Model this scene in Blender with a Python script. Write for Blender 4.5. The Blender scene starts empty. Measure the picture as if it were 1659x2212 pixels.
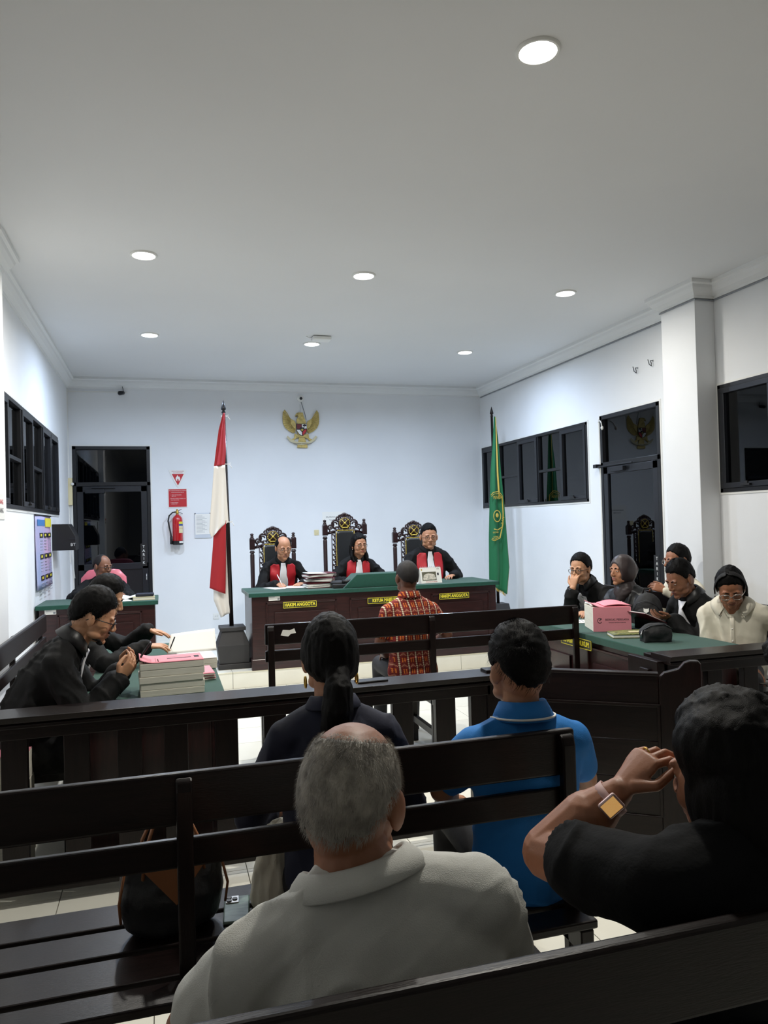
import bpy, math, random
import numpy as np
from mathutils import Vector, Matrix
from mathutils.bvhtree import BVHTree
R = math.radians
scene = bpy.context.scene
COL = scene.collection
random.seed(4)
rng = np.random.default_rng(7)

# ------------------------------------------------------------------ camera
YAW, PITCH, ROLL = R(16.237), R(0.883), R(-1.5325)
fwd = Vector((math.sin(YAW)*math.cos(PITCH), math.cos(YAW)*math.cos(PITCH), math.sin(PITCH)))
rt0 = Vector((math.cos(YAW), -math.sin(YAW), 0)); up0 = rt0.cross(fwd)
rt = math.cos(ROLL)*rt0 + math.sin(ROLL)*up0
upv = -math.sin(ROLL)*rt0 + math.cos(ROLL)*up0
cd = bpy.data.cameras.new('camera'); cam = bpy.data.objects.new('camera', cd); COL.objects.link(cam)
cd.sensor_width = 36; cd.lens = 1634.8/2212*36; cd.clip_start = .05
M = Matrix((rt, upv, -fwd)).transposed().to_4x4(); M.translation = (0, 0, 1.6)
cam.matrix_world = M
scene.camera = cam

# ------------------------------------------------------------------ world, exposure
w = bpy.data.worlds.new('night'); scene.world = w; w.use_nodes = True
bg = w.node_tree.nodes['Background']; bg.inputs[0].default_value = (.16, .22, .34, 1); bg.inputs[1].default_value = .012
vs = scene.view_settings
vs.view_transform = 'Standard'; vs.look = 'None'; vs.gamma = 1; vs.use_curve_mapping = False; vs.exposure = 0.0

# ceiling lamps of the room: x, y, colour, watts
LAMPS = [(-.10, 8.15, (.64, .78, 1.0), 50), (1.62, 8.25, (.64, .78, 1.0), 50), (3.49, 8.35, (.64, .78, 1.0), 42),
         (-.10, 5.78, (1, .96, .88), 46), (1.60, 5.90, (1, .96, .88), 52), (3.49, 6.0, (1, .96, .88), 22),
         (1.59, 2.90, (1, .96, .87), 60)]
CEIL = 3.62
for i, (x, y, c, p) in enumerate(LAMPS):
    ld = bpy.data.lights.new('downlight_lamp', 'AREA'); ld.shape = 'DISK'; ld.size = .15; ld.energy = p; ld.color = c; ld.spread = R(166)
    lo = bpy.data.objects.new('downlight_lamp', ld); COL.objects.link(lo); lo.location = (x, y, CEIL-.022)

# ------------------------------------------------------------------ helpers
def S(r, g, b):
    f = lambda v: (v/255/12.92) if v/255 <= .04045 else ((v/255+.055)/1.055)**2.4
    return (f(r), f(g), f(b), 1)

def link(nt, a, b): nt.links.new(a, b)

def mat(name, col, rough=.5, metal=0, noise=0, nscale=8, stretch=(1, 1, 1), bump=0, bscale=60, coat=0, emit=None, estr=0, sheen=0, sub=0, spec=.5, col2=None):
    m = bpy.data.materials.new(name); m.use_nodes = True; nt = m.node_tree; b = nt.nodes['Principled BSDF']
    if len(col) == 3: col = (*col, 1)
    b.inputs['Base Color'].default_value = col; b.inputs['Roughness'].default_value = rough; b.inputs['Metallic'].default_value = metal
    b.inputs['Specular IOR Level'].default_value = spec
    if coat: b.inputs['Coat Weight'].default_value = coat; b.inputs['Coat Roughness'].default_value = .12
    if sheen: b.inputs['Sheen Weight'].default_value = sheen; b.inputs['Sheen Roughness'].default_value = .4
    if sub:
        b.inputs['Subsurface Weight'].default_value = sub; b.inputs['Subsurface Radius'].default_value = (.01, .004, .002); b.inputs['Subsurface Scale'].default_value = 1
    if emit: b.inputs['Emission Color'].default_value = (*emit[:3], 1); b.inputs['Emission Strength'].default_value = estr
    if noise or bump or col2:
        tc = nt.nodes.new('ShaderNodeTexCoord'); mp = nt.nodes.new('ShaderNodeMapping'); mp.inputs['Scale'].default_value = stretch
        link(nt, tc.outputs['Object'], mp.inputs['Vector'])
        if noise or col2:
            n = nt.nodes.new('ShaderNodeTexNoise'); n.inputs['Scale'].default_value = nscale; n.inputs['Detail'].default_value = 5
            link(nt, mp.outputs[0], n.inputs['Vector'])
            mx = nt.nodes.new('ShaderNodeMix'); mx.data_type = 'RGBA'
            if col2 is None:
                mx.inputs[6].default_value = tuple(max(0, c*(1-noise)) for c in col[:3])+(1,)
                mx.inputs[7].default_value = tuple(min(1, c*(1+noise)) for c in col[:3])+(1,)
            else: mx.inputs[6].default_value = col; mx.inputs[7].default_value = col2
            rp = nt.nodes.new('ShaderNodeMapRange'); rp.inputs[1].default_value = .3; rp.inputs[2].default_value = .7
            link(nt, n.outputs['Fac'], rp.inputs[0]); link(nt, rp.outputs[0], mx.inputs[0]); link(nt, mx.outputs[2], b.inputs['Base Color'])
        if bump:
            n2 = nt.nodes.new('ShaderNodeTexNoise'); n2.inputs['Scale'].default_value = bscale; n2.inputs['Detail'].default_value = 4
            link(nt, mp.outputs[0], n2.inputs['Vector'])
            bp = nt.nodes.new('ShaderNodeBump'); bp.inputs['Strength'].default_value = bump; bp.inputs['Distance'].default_value = .004
            link(nt, n2.outputs['Fac'], bp.inputs['Height']); link(nt, bp.outputs[0], b.inputs['Normal'])
    return m

def glass_mat(name, tint, ior=1.5, rough=.0):
    m = bpy.data.materials.new(name); m.use_nodes = True; nt = m.node_tree; nt.nodes.clear()
    out = nt.nodes.new('ShaderNodeOutputMaterial'); mx = nt.nodes.new('ShaderNodeMixShader')
    t = nt.nodes.new('ShaderNodeBsdfTransparent'); t.inputs[0].default_value = (*tint, 1)
    g = nt.nodes.new('ShaderNodeBsdfGlossy'); g.inputs['Roughness'].default_value = rough; g.inputs[0].default_value = (.9, .92, .95, 1)
    fr = nt.nodes.new('ShaderNodeFresnel'); fr.inputs[0].default_value = ior
    link(nt, fr.outputs[0], mx.inputs[0]); link(nt, t.outputs[0], mx.inputs[1]); link(nt, g.outputs[0], mx.inputs[2]); link(nt, mx.outputs[0], out.inputs[0])
    return m

class MB:
    def __init__(s): s.v = []; s.f = []; s.mi = []; s.cur = 0
    def add(s, vs, fs):
        o = len(s.v); s.v += [tuple(p) for p in vs]; s.f += [tuple(i+o for i in f) for f in fs]; s.mi += [s.cur]*len(fs); return s
    def box(s, x0, x1, y0, y1, z0, z1):
        v = [(x, y, z) for z in (z0, z1) for y in (y0, y1) for x in (x0, x1)]
        return s.add(v, [(0, 2, 3, 1), (4, 5, 7, 6), (0, 1, 5, 4), (2, 6, 7, 3), (0, 4, 6, 2), (1, 3, 7, 5)])
    def obox(s, c, ax, ay, az):     # centre and half-axis vectors
        c, ax, ay, az = map(Vector, (c, ax, ay, az))
        v = [c+ax*i+ay*j+az*k for k in (-1, 1) for j in (-1, 1) for i in (-1, 1)]
        return s.add(v, [(0, 2, 3, 1), (4, 5, 7, 6), (0, 1, 5, 4), (2, 6, 7, 3), (0, 4, 6, 2), (1, 3, 7, 5)])
    def prism(s, pts, ext):         # planar polygon (3D points) extruded by ext
        e = Vector(ext); n = len(pts); v = [Vector(p) for p in pts]; v2 = [p+e for p in v]
        return s.add(v+v2, [tuple(range(n))[::-1], tuple(range(n, 2*n))]+[(i, (i+1) % n, n+(i+1) % n, n+i) for i in range(n)])
    def loft(s, rings, cap=True, closed=True):
        n = len(rings[0]); v = [p for r in rings for p in r]; f = []
        for a in range(len(rings)-1):
            for i in range(n if closed else n-1):
                j = (i+1) % n; f.append((a*n+i, a*n+j, (a+1)*n+j, (a+1)*n+i))
        if cap: f.append(tuple(range(n))[::-1]); f.append(tuple(range((len(rings)-1)*n, len(rings)*n)))
        return s.add(v, f)
    def tube(s, pts, r, seg=8, side=None, flat=1.0, closed=False):
        pts = [Vector(p) for p in pts]; n = len(pts)
        rs = [r]*n if not hasattr(r, '__len__') else list(r)
        rings = []; prev = None
        for i, p in enumerate(pts):
            if closed: d = pts[(i+1) % n]-pts[i-1]
            else: d = pts[min(i+1, n-1)]-pts[max(i-1, 0)]
            d.normalize()
            if side is not None: u = Vector(side)
            elif prev is not None: u = prev
            else: u = Vector((0, 0, 1)) if abs(d.z) < .9 else Vector((1, 0, 0))
            u = (u-d*u.dot(d))
            if u.length < 1e-5: u = d.orthogonal()
            u.normalize(); prev = u; q = d.cross(u)
            rr = rs[i]
            rr = rr if hasattr(rr, '__len__') else (rr, rr*flat)
            rings.append([p+u*(rr[0]*math.cos(2*math.pi*k/seg))+q*(rr[1]*math.sin(2*math.pi*k/seg)) for k in range(seg)])
        if closed:
            return s.loft(rings+[rings[0]], cap=False)
        return s.loft(rings)
    def lathe(s, prof, c=(0, 0, 0), seg=16, axis='z'):
        rings = []
        for r, z in prof:
            ring = []
            for k in range(seg):
                a = 2*math.pi*k/seg; x, y = r*math.cos(a), r*math.sin(a)
                p = (x, y, z) if axis == 'z' else ((x, z, y) if axis == 'y' else (z, x, y))
                ring.append((p[0]+c[0], p[1]+c[1], p[2]+c[2]))
            rings.append(ring)
        return s.loft(rings)
    def ell(s, c, r, rot=None, seg=16, rings=10):
        c = Vector(c); vs = []; fs = []
        for i in range(rings+1):
            t = math.pi*i/rings
            for k in range(seg):
                a = 2*math.pi*k/seg
                p = Vector((r[0]*math.sin(t)*math.cos(a), r[1]*math.sin(t)*math.sin(a), r[2]*math.cos(t)))
                if rot is not None: p = rot @ p
                vs.append(c+p)
        for i in range(rings):
            for k in range(seg):
                j = (k+1) % seg; fs.append((i*seg+k, (i+1)*seg+k, (i+1)*seg+j, i*seg+j))
        return s.add(vs, fs)
    def grid(s, fn, nu, nv, thick=None):
        P = [[Vector(fn(i/nu, j/nv)) for i in range(nu+1)] for j in range(nv+1)]
        vs = [p for r in P for p in r]; n = nu+1
        fs = [(j*n+i, j*n+i+1, (j+1)*n+i+1, (j+1)*n+i) for j in range(nv) for i in range(nu)]
        if thick is None: return s.add(vs, fs)
        t = Vector(thick); m = len(vs); vs2 = [p+t for p in vs]
        fs2 = [tuple(k+m for k in f[::-1]) for f in fs]
        bd = [i for i in range(nu)]+[j*n+nu for j in range(nv)]+[nv*n+i for i in range(nu, 0, -1)]+[j*n for j in range(nv, 0, -1)]
        sd = [(bd[i], bd[i]+m, bd[(i+1) % len(bd)]+m, bd[(i+1) % len(bd)]) for i in range(len(bd))]
        return s.add(vs+vs2, fs+fs2+sd)
    def xf(s, M):
        s.v = [tuple(M @ Vector(p)) for p in s.v]; return s
    def mesh(s, name, fix=True):
        me = bpy.data.meshes.new(name); me.from_pydata(s.v, [], s.f); me.update()
        if fix:
            import bmesh
            b = bmesh.new(); b.from_mesh(me); bmesh.ops.recalc_face_normals(b, faces=b.faces); b.to_mesh(me); b.free()
        return me
    def build(s, name, m, parent=None, smooth=False, bevel=0, seg=2, fix=True):
        me = s.mesh(name, fix)
        ms = m if isinstance(m, (list, tuple)) else [m]
        for q in ms: me.materials.append(q)
        if len(ms) > 1: me.polygons.foreach_set('material_index', s.mi)
        return obj(name, me, parent, smooth, bevel, seg)

def obj(name, me, parent=None, smooth=False, bevel=0, seg=2):
    o = bpy.data.objects.new(name, me); COL.objects.link(o)
    if smooth:
        me.polygons.foreach_set('use_smooth', [True]*len(me.polygons))
        if smooth == 'auto' :
            me.set_sharp_from_angle(angle=R(38))
    if bevel:
        b = o.modifiers.new('bevel', 'BEVEL'); b.width = bevel; b.segments = seg; b.limit_method = 'ANGLE'; b.angle_limit = R(40)
    if parent: o.parent = parent
    return o

def empty(name, loc=(0, 0, 0), rz=0):
    o = bpy.data.objects.new(name, None); COL.objects.link(o); o.location = loc; o.rotation_euler = (0, 0, rz); o.empty_display_size = .1
    return o
def tag(o, label, cat, group=None):
    o['label'] = label; o['category'] = cat
    if group: o['group'] = group
    return o
def struct(o): o['kind'] = 'structure'; return o
def part(o, label): o['label'] = label; return o
def thing(name, label, cat, loc=(0, 0, 0), rz=0, group=None): return tag(empty(name, loc, rz), label, cat, group)
def copy_tree(o, parent=None):
    c = o.copy(); COL.objects.link(c); c.parent = parent
    for ch in list(o.children): copy_tree(ch, c)
    return c

def text(name, body, size, m, parent, M, ext=.001, spacing=1.0, sx=1.0, bold=0):
    cu = bpy.data.curves.new(name, 'FONT'); cu.body = body; cu.size = size; cu.extrude = ext; cu.align_x = 'CENTER'; cu.align_y = 'CENTER'; cu.space_character = spacing
    cu.resolution_u = 3; cu.offset = bold
    t = bpy.data.objects.new(name, cu); COL.objects.link(t)
    dg = bpy.context.evaluated_depsgraph_get(); dg.update()
    me = bpy.data.meshes.new_from_object(t.evaluated_get(dg))
    COL.objects.unlink(t); bpy.data.objects.remove(t)
    me.transform(M @ Matrix.Diagonal((sx, 1, 1, 1))); me.materials.clear(); me.materials.append(m); me.name = name
    return obj(name, me, parent)
def face_M(loc, right, up):      # text plane: x -> right, y -> up
    r, u = Vector(right).normalized(), Vector(up).normalized(); n = r.cross(u)
    m = Matrix((r, u, n)).transposed().to_4x4(); m.translation = loc
    return m

# ------------------------------------------------------------------ materials
M_wall = mat('wall_paint', (.80, .815, .83), .75, noise=.03, nscale=1.2, bump=.08, bscale=90)
M_ceil = mat('ceiling_paint', (.74, .745, .75), .85, noise=.02, nscale=.8)
M_corn = mat('cornice_paint', (.76, .77, .77), .8)
M_tile = mat('floor_tile', S(236, 234, 222), .22, noise=.04, nscale=3)
M_grout = mat('grout', S(120, 116, 108), .9)
M_nose = mat('step_nosing', S(226, 220, 196), .5, bump=.8, bscale=260)
M_wood = mat('dark_wood', S(43, 18, 17), .33, noise=.45, nscale=5, stretch=(1.5, 14, 14), bump=.12, bscale=30, coat=.25)
M_woodz = mat('dark_wood_upright', S(42, 17, 16), .33, noise=.45, nscale=5, stretch=(14, 14, 1.5), bump=.12, bscale=30, coat=.25)
M_bench = mat('black_brown_varnish', S(19, 10, 9), .34, noise=.4, nscale=5, stretch=(1.5, 16, 16), bump=.15, bscale=30, coat=.12, spec=.25)
M_benchz = mat('black_brown_varnish_upright', S(19, 10, 9), .34, noise=.4, nscale=5, stretch=(16, 16, 1.5), bump=.15, bscale=30, coat=.12, spec=.25)
M_ebony = mat('ebony_carving', S(38, 18, 22), .32, noise=.3, nscale=30, coat=.4)
M_blackbase = mat('matt_black_paint', S(48, 47, 48), .55, noise=.15, nscale=6)
M_green = mat('green_felt', S(18, 70, 58), .85, noise=.1, nscale=40, bump=.25, bscale=400, sheen=.25)
M_alu = mat('black_aluminium', S(34, 35, 38), .35, metal=.3)
M_alu2 = mat('dark_grey_aluminium', S(42, 44, 49), .35, metal=.4)
M_glass = glass_mat('dark_glass', (.35, .38, .42))
M_white = mat('white_plastic', S(232, 232, 228), .4)
M_cream = mat('cream_plastic', S(222, 210, 168), .4)
M_black = mat('black_plastic', S(22, 22, 24), .45)
M_steel = mat('steel', S(190, 190, 190), .3, metal=1)
M_brass = mat('brass', S(196, 160, 74), .35, metal=.8)
M_gold = mat('gold_paint', S(196, 170, 74), .4, metal=.35, noise=.2, nscale=40)
M_red = mat('red_cloth', S(196, 24, 32), .7, sheen=.2)
M_redpaint = mat('red_enamel', S(186, 28, 34), .25, coat=.5)
M_redsign = mat('red_print', S(188, 34, 42), .5)
M_paper = mat('paper', S(238, 237, 232), .8)
M_paperedge = mat('paper_edges', S(226, 222, 208), .85, noise=.12, nscale=3, stretch=(2, 2, 160))
M_pink = mat('pink_paper', S(240, 152, 166), .8)
M_yellow = mat('yellow_print', S(226, 212, 60), .5)
M_ink = mat('ink', S(40, 36, 44), .7)
M_grey = mat('grey_print', S(140, 144, 150), .7)
M_leather = mat('black_leather', S(36, 38, 40), .35, bump=.25, bscale=160)
M_lit = mat('lamp_glow', (1, 1, 1), .5, emit=(1, .97, .92), estr=14)
M_litc = mat('lamp_glow_cool', (1, 1, 1), .5, emit=(.86, .93, 1), estr=14)

# ------------------------------------------------------------------ room shell
XL, XR, YB, YF = -1.18, 4.65, 10.6, -7.0
DA, DY = .16, 7.66                       # dais height and front edge
def wall(name, mk, holes, u0, u1, v0, v1):
    mb = MB(); us = sorted({u0, u1, *[h[0] for h in holes], *[h[1] for h in holes]}); vs_ = sorted({v0, v1, *[h[2] for h in holes], *[h[3] for h in holes]})
    for a, b in zip(us, us[1:]):
        for c, d in zip(vs_, vs_[1:]):
            if any(h[0] <= (a+b)/2 <= h[1] and h[2] <= (c+d)/2 <= h[3] for h in holes): continue
            mk(mb, a, b, c, d)
    return struct(mb.build(name, M_wall))
HB = [(-1.13, -.16, DA, 2.72)]
wall('wall_back', lambda m, a, b, c, d: m.box(a, b, YB, YB+.16, c, d), HB, XL-.16, XR+.16, 0, CEIL)
HL = [(5.97, 9.55, 1.80, 2.71)]
wall('wall_left', lambda m, a, b, c, d: m.box(XL-.16, XL, a, b, c, d), HL, YF, YB, 0, CEIL)
HR = [(7.6, 10.56, 1.79, 2.70), (6.29, 7.33, 0, 2.72), (2.45, 5.48, 1.79, 2.72)]
wall('wall_right', lambda m, a, b, c, d: m.box(XR, XR+.16, a, b, c, d), HR, YF, YB, 0, CEIL)
wall('wall_front', lambda m, a, b, c, d: m.box(a, b, YF-.16, YF, c, d), [], XL-.16, XR+.16, 0, CEIL)
struct(MB().box(XL-.16, XR+.16, YF-.16, YB+.16, CEIL, CEIL+.12).build('ceiling', M_ceil))
struct(MB().box(4.45, XR, 5.5, 5.96, 0, CEIL).build('pillar', M_wall, bevel=.004))
struct(MB().box(XL, -1.08, 5.5, 5.96, 0, CEIL).build('pillar', M_wall, bevel=.004))
# cornices: coved profile swept along walls and around the pillar
def cornice(name, path, inward):      # polyline path; inward = +1 if the room is to the left of the walking direction
    prof = [(0, 0), (.012, 0), (.016, .02), (.03, .03), (.05, .045), (.072, .075), (.08, .1), (.1, .11), (.1, .14), (0, .14)]
    P = [Vector((*q, 0)) for q in path]; rings = []
    nr = [Vector((-(b-a).y, (b-a).x, 0)).normalized()*inward for a, b in zip(P, P[1:])]
    for i, q in enumerate(P):
        n = nr[0] if i == 0 else (nr[-1] if i == len(P)-1 else nr[i-1]+nr[i])
        rings.append([q+n*a+Vector((0, 0, CEIL-.14+z)) for a, z in prof])
    return struct(MB().loft(rings).build(name, M_corn))
cornice('trim_1', [(XL, YB), (XR, YB)], -1)
cornice('trim_2', [(XL, YF), (XL, 5.5), (-1.08, 5.5), (-1.08, 5.96), (XL, 5.96), (XL, YB)], -1)
cornice('trim_3', [(XR, YF), (XR, 5.5), (4.45, 5.5), (4.45, 5.96), (XR, 5.96), (XR, YB)], 1)
# cable duct run along the foot of the right cornice
mb = MB(); z = CEIL-.152
for a, b in (((XR-.008, 6.0, z), (XR-.008, YB-.05, z)), ((XR-.008, 0, z), (XR-.008, 5.48, z)), ((4.443, 5.48, z), (4.443, 5.97, z)), ((4.45, 5.492, z), (XR, 5.492, z))):
    mb.tube([a, b], .007, 6)
tag(mb.build('cable_duct', M_grey), 'thin grey cable run under the right wall cornice and around the pillar', 'cable')
# floor with single tiles
FL = struct(MB().box(XL-.16, XR+.16, YF-.16, YB+.16, -.12, -.006).build('floor', M_grout))
TX, TY = .405, .42
tile_me = {}
def tile(parent, x0, x1, y0, y1, z0, z1, m=M_tile):
    k = (round(x1-x0, 3), round(y1-y0, 3), round(z1-z0, 3), m.name)
    if k not in tile_me:
        g = .002; me = MB().box(g, x1-x0-g, g, y1-y0-g, 0, z1-z0).mesh('tile'); me.materials.append(m); tile_me[k] = me
    o = obj('tile', tile_me[k], parent); o.location = (x0, y0, z0); return o
xs = [XL]+[x for x in np.arange(-.875-.405, 5, TX) if XL+.02 < x < XR-.02]+[XR]
ys = [1.1]+[y for y in np.arange(3.62-.42*8, 8, TY) if 1.12 < y < DY-.02]+[DY]
for x0, x1 in zip(xs, xs[1:]):
    for y0, y1 in zip(ys, ys[1:]): tile(FL, float(x0), float(x1), float(y0), float(y1), -.006, 0)
rest = MB()
for y0 in np.arange(YF, 1.1, TY):
    for x0, x1 in zip(xs, xs[1:]): rest.box(x0+.002, x1-.002, y0+.002, min(y0+TY, 1.1)-.002, -.006, 0)
o = rest.build('tile', M_tile, FL); o['kind'] = 'stuff'
# dais: core, riser tiles, nosing strips, top tiles
DS = struct(MB().box(XL, XR, DY+.008, YB, 0, DA-.006).build('dais', M_grout))
xs = [XL, -.995]+[x for x in np.arange(-.995+.405, 4.6, .405)]+[XR]
for x0, x1 in zip(xs, xs[1:]):
    x0, x1 = float(x0), float(x1)
    tile(DS, x0, x1, DY, DY+.008, 0, DA-.006)
    o = tile(DS, x0, x1, DY-.004, DY+.05, DA-.006, DA+.001, M_nose); o.name = 'nosing_tile'
    y = DY+.05
    while y < YB-.01:
        tile(DS, x0, x1, y, min(y+.42, YB), DA-.006, DA); y += .42
# ------------------------------------------------------------------ downlights
for i, (x, y, c, p) in enumerate(LAMPS):
    names = ['ceiling downlight over the clerk desk, back left', 'ceiling downlight above the centre judge chair, back row', 'ceiling downlight back right near the green flag',
             'ceiling downlight of the middle row, leftmost', 'ceiling downlight of the middle row, in the centre', 'ceiling downlight of the middle row, beside the right wall', 'large glowing ceiling downlight nearest the camera, top right']
    t = thing('ceiling_downlight', names[i], 'ceiling light', (x, y, CEIL), 0, 'recessed ceiling downlights')
    MB().lathe([(.078, -.004), (.082, -.012), (.092, -.012), (.098, -.004), (.098, 0), (.078, 0)], seg=28).build('rim', M_white, t, 'auto')
    MB().lathe([(0.001, -.006), (.079, -.006), (.079, -.002), (.001, -.002)], seg=28).build('diffuser', M_litc if i < 3 else M_lit, t)

# ------------------------------------------------------------------ windows and doors
def wbox(axis, x, d):        # returns fn(mb, u0,u1,z0,z1,depth0,depth1) placing boxes on a wall plane; d = inward sign
    def fn(mb, u0, u1, z0, z1, a, b):
        lo, hi = sorted((x+d*a, x+d*b))
        if axis == 'x': mb.box(lo, hi, u0, u1, z0, z1)
        else: mb.box(u0, u1, lo, hi, z0, z1)
        return mb
    return fn
def window(name, x, d, u0, u1, z0, z1, kinds):
    f = wbox('x', x, d); root = struct(empty(name))
    mb = MB(); t = .035
    for a in ((u0, u1, z1-t, z1), (u0, u1, z0, z0+t), (u0, u0+t, z0, z1), (u1-t, u1, z0, z1)): f(mb, *a, -.07, .012)
    mb.build('frame', M_alu, root, bevel=.003)
    mb = MB(); s = .018
    for a in ((u0-s, u1+s, z1, z1+s), (u0-s, u1+s, z0-s, z0), (u0-s, u0, z0, z1), (u1, u1+s, z0, z1)): f(mb, *a, -.002, .006)
    mb.build('plaster_edge', M_white, root)
    n = len(kinds); wd = (u1-u0-2*t)/n
    for i, k in enumerate(kinds):
        a, b = u0+t+i*wd, u0+t+(i+1)*wd
        if i: f(MB(), a-.015, a+.015, z0+t, z1-t, -.06, .008).build('mullion', M_alu, root, bevel=.003)
        a += .015 if i else 0; b -= .015 if i < n-1 else 0
        if k == 'c':
            sa = MB(); q = .045
            for e in ((a, b, z1-t-q, z1-t), (a, b, z0+t, z0+t+q), (a, a+q, z0+t+q, z1-t-q), (b-q, b, z0+t+q, z1-t-q)): f(sa, *e, -.045, .02)
            so = sa.build('sash', M_alu2, root, bevel=.003)
            f(MB(), a+q-.004, b-q+.004, z0+t+q-.004, z1-t-q+.004, -.016, -.010).build('pane', M_glass, so)
            h = MB(); f(h, (a+b)/2-.05, (a+b)/2+.05, z0+t+.012, z0+t+.03, .02, .045); f(h, (a+b)/2-.012, (a+b)/2+.012, z0+t+.03, z0+t+.05, .02, .03); h.build('latch', M_black, so, bevel=.003)
        else:
            zm = (z0+z1)/2-.03
            f(MB(), a, b, zm-.016, zm+.016, -.05, .006).build('transom', M_alu, root, bevel=.003)
            for c, e in ((z0+t, zm-.016), (zm+.016, z1-t)): f(MB(), a-.003, b+.003, c-.003, e+.003, -.03, -.024).build('pane', M_glass, root)
    return root
window('window_1', XL, 1, 5.97, 9.55, 1.80, 2.71, 'cfcfcf'[::-1][1:]+'c')
window('window_2', XR, -1, 7.6, 10.56, 1.79, 2.70, 'cfcfc')
window('window_3', XR, -1, 2.45, 5.48, 1.79, 2.72, 'cfcfc')
# back door
def door(name, axis, x, d, u0, u1, z0, z1, zb, handle_u, lo):
    f = wbox(axis, x, d); root = struct(empty(name)); t = .045
    mb = MB()
    for a in ((u0, u1, z1-t, z1), (u0, u0+t, z0, z1), (u1-t, u1, z0, z1), (u0, u1, zb-.025, zb+.025)): f(mb, *a, -.08, .015)
    mb.build('door_frame', M_alu, root, bevel=.003)
    mb = MB(); s = .02
    for a in ((u0-s, u1+s, z1, z1+s), (u0-s, u0, z0, z1), (u1, u1+s, z0, z1)): f(mb, *a, -.002, .007)
    mb.build('plaster_edge', M_white, root)
    f(MB(), u0+t-.004, u1-t+.004, zb+.02, z1-t+.004, -.03, -.024).build('transom_pane', M_glass, root)
    lf = MB(); q = .075; a, b = u0+t+.004, u1-t-.004; c, e = z0+.012, zb-.029
    for g in ((a, b, e-q, e), (a, b, c, c+q), (a, a+q, c, e), (b-q, b, c, e), (a, b, lo, lo+.08)): f(lf, *g, -.035, .012)
    leaf = lf.build('door_leaf', M_alu2, root, bevel=.003)
    f(MB(), a+q-.004, b-q+.004, lo+.076, e-q+.004, -.014, -.008).build('pane', M_glass, leaf)
    f(MB(), a+q-.004, b-q+.004, c+q-.004, lo+.004, -.016, -.006).build('lower_panel', M_alu, leaf)
    return root, leaf, f, (a, b, c, e)
d1, leaf1, f1, (a, b, c, e) = door('door_1', 'y', YB, -1, -1.13, -.16, DA, 2.72, 2.22, -.2, 1.09)
m = MB(); f1(m, -.98, -.74, 2.10, 2.15, .012, .05); f1(m, -.9, -.6, 2.165, 2.18, .03, .045); m.build('door_closer', M_alu2, d1, bevel=.004)
m = MB(); m.tube([(-.235, YB-.015, 1.02), (-.235, YB-.06, 1.02), (-.235, YB-.06, .94)], .008); m.build('handle', M_steel, leaf1, True)
f1(MB(), -.305, -.225, 1.12, 1.42, .012, .014).build('push_sign', M_black, leaf1)
for i, ch in enumerate('TARIK'): text('lettering', ch, .05, M_white, leaf1, face_M((-.265, YB-.0150, 1.378-i*.053), (1, 0, 0), (0, 0, 1)), .0004)
d2, leaf2, f2, (a, b, c, e) = door('door_2', 'x', XR, -1, 6.29, 7.33, 0, 2.72, 2.18, 6.4, .78)
m = MB(); f2(m, 6.86, 7.1, 2.09, 2.14, .012, .055); f2(m, 6.7, 7.36, 2.155, 2.168, .04, .055); f2(m, 7.34, 7.4, 2.15, 2.19, .0, .07); m.build('door_closer', M_alu2, d2, bevel=.004)
f2(MB(), 6.35, 6.44, .95, 1.22, .012, .014).build('push_sign', M_black, leaf2)
for i, ch in enumerate('TARIK'): text('lettering', ch, .046, M_white, leaf2, face_M((XR-.0150, 6.39, 1.185-i*.05), (0, -1, 0), (0, 0, 1)), .0004)
m = MB(); m.tube([(XR-.015, 6.39, .92), (XR-.06, 6.39, .92), (XR-.06, 6.39, .84)], .008); m.build('handle', M_steel, leaf2, True)
# ------------------------------------------------------------------ benches
BL = 2.27
def make_bench(label, loc, rz, group=None):
    # local: x along the bench (0..BL), back plane at y=0, seat towards +y
    t = thing('slatted_bench', label, 'bench', loc, rz, group)
    MB().box(0, BL, -.014, .014, .835, .97).build('top_rail', M_bench, t, bevel=.008, seg=3)
    MB().box(0, BL, -.012, .012, .725, .80).build('back_slat', M_bench, t, bevel=.006)
    for x in (.035, BL/2, BL-.035):
        w_ = .021
        m = MB(); prof = [(-.036, 0), (-.016, 0), (-.0125, .40), (-.0145, .945), (-.022, .962), (-.036, .955), (-.045, .93), (-.045, .42), (-.055, 0)]
        m.prism([(x-w_, y, z) for y, z in prof], (2*w_, 0, 0)).build('back_post', M_benchz, t, bevel=.005)
        MB().box(x-w_, x+w_, -.115, .44, .36, .425).build('seat_bearer', M_benchz, t, bevel=.004)
        MB().box(x-w_, x+w_, .39, .44, 0, .362).build('front_leg', M_benchz, t, bevel=.004)
        MB().box(x-w_+.005, x+w_-.005, -.02, .395, .14, .19).build('side_stretcher', M_benchz, t, bevel=.004)
    for y0, dy in ((-.115, .095), (.0, .135), (.155, .135), (.31, .135)): MB().box(0, BL, y0, y0+dy, .425, .45).build('seat_slat', M_bench, t, bevel=.005)
    MB().box(.05, BL-.05, .405, .43, .35, .42).build('apron', M_bench, t, bevel=.004)
    return t
benchA = make_bench('dark slatted bench nearest the camera, its top rail crossing the bottom right', (-1.10, 1.0, 0), 0)
benchB = make_bench('dark slatted bench carrying the handbag, behind the woman with the ponytail', (-1.10, 2.05, 0), 0)
benchC = make_bench('dark slatted bench with torn white sticker, facing the judges beyond the railing', (.61, 4.92, 0), 0)
benchL = make_bench('dark slatted bench along the left wall behind the robed men', (-.9, 6.36, 0), -math.pi/2)
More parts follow.
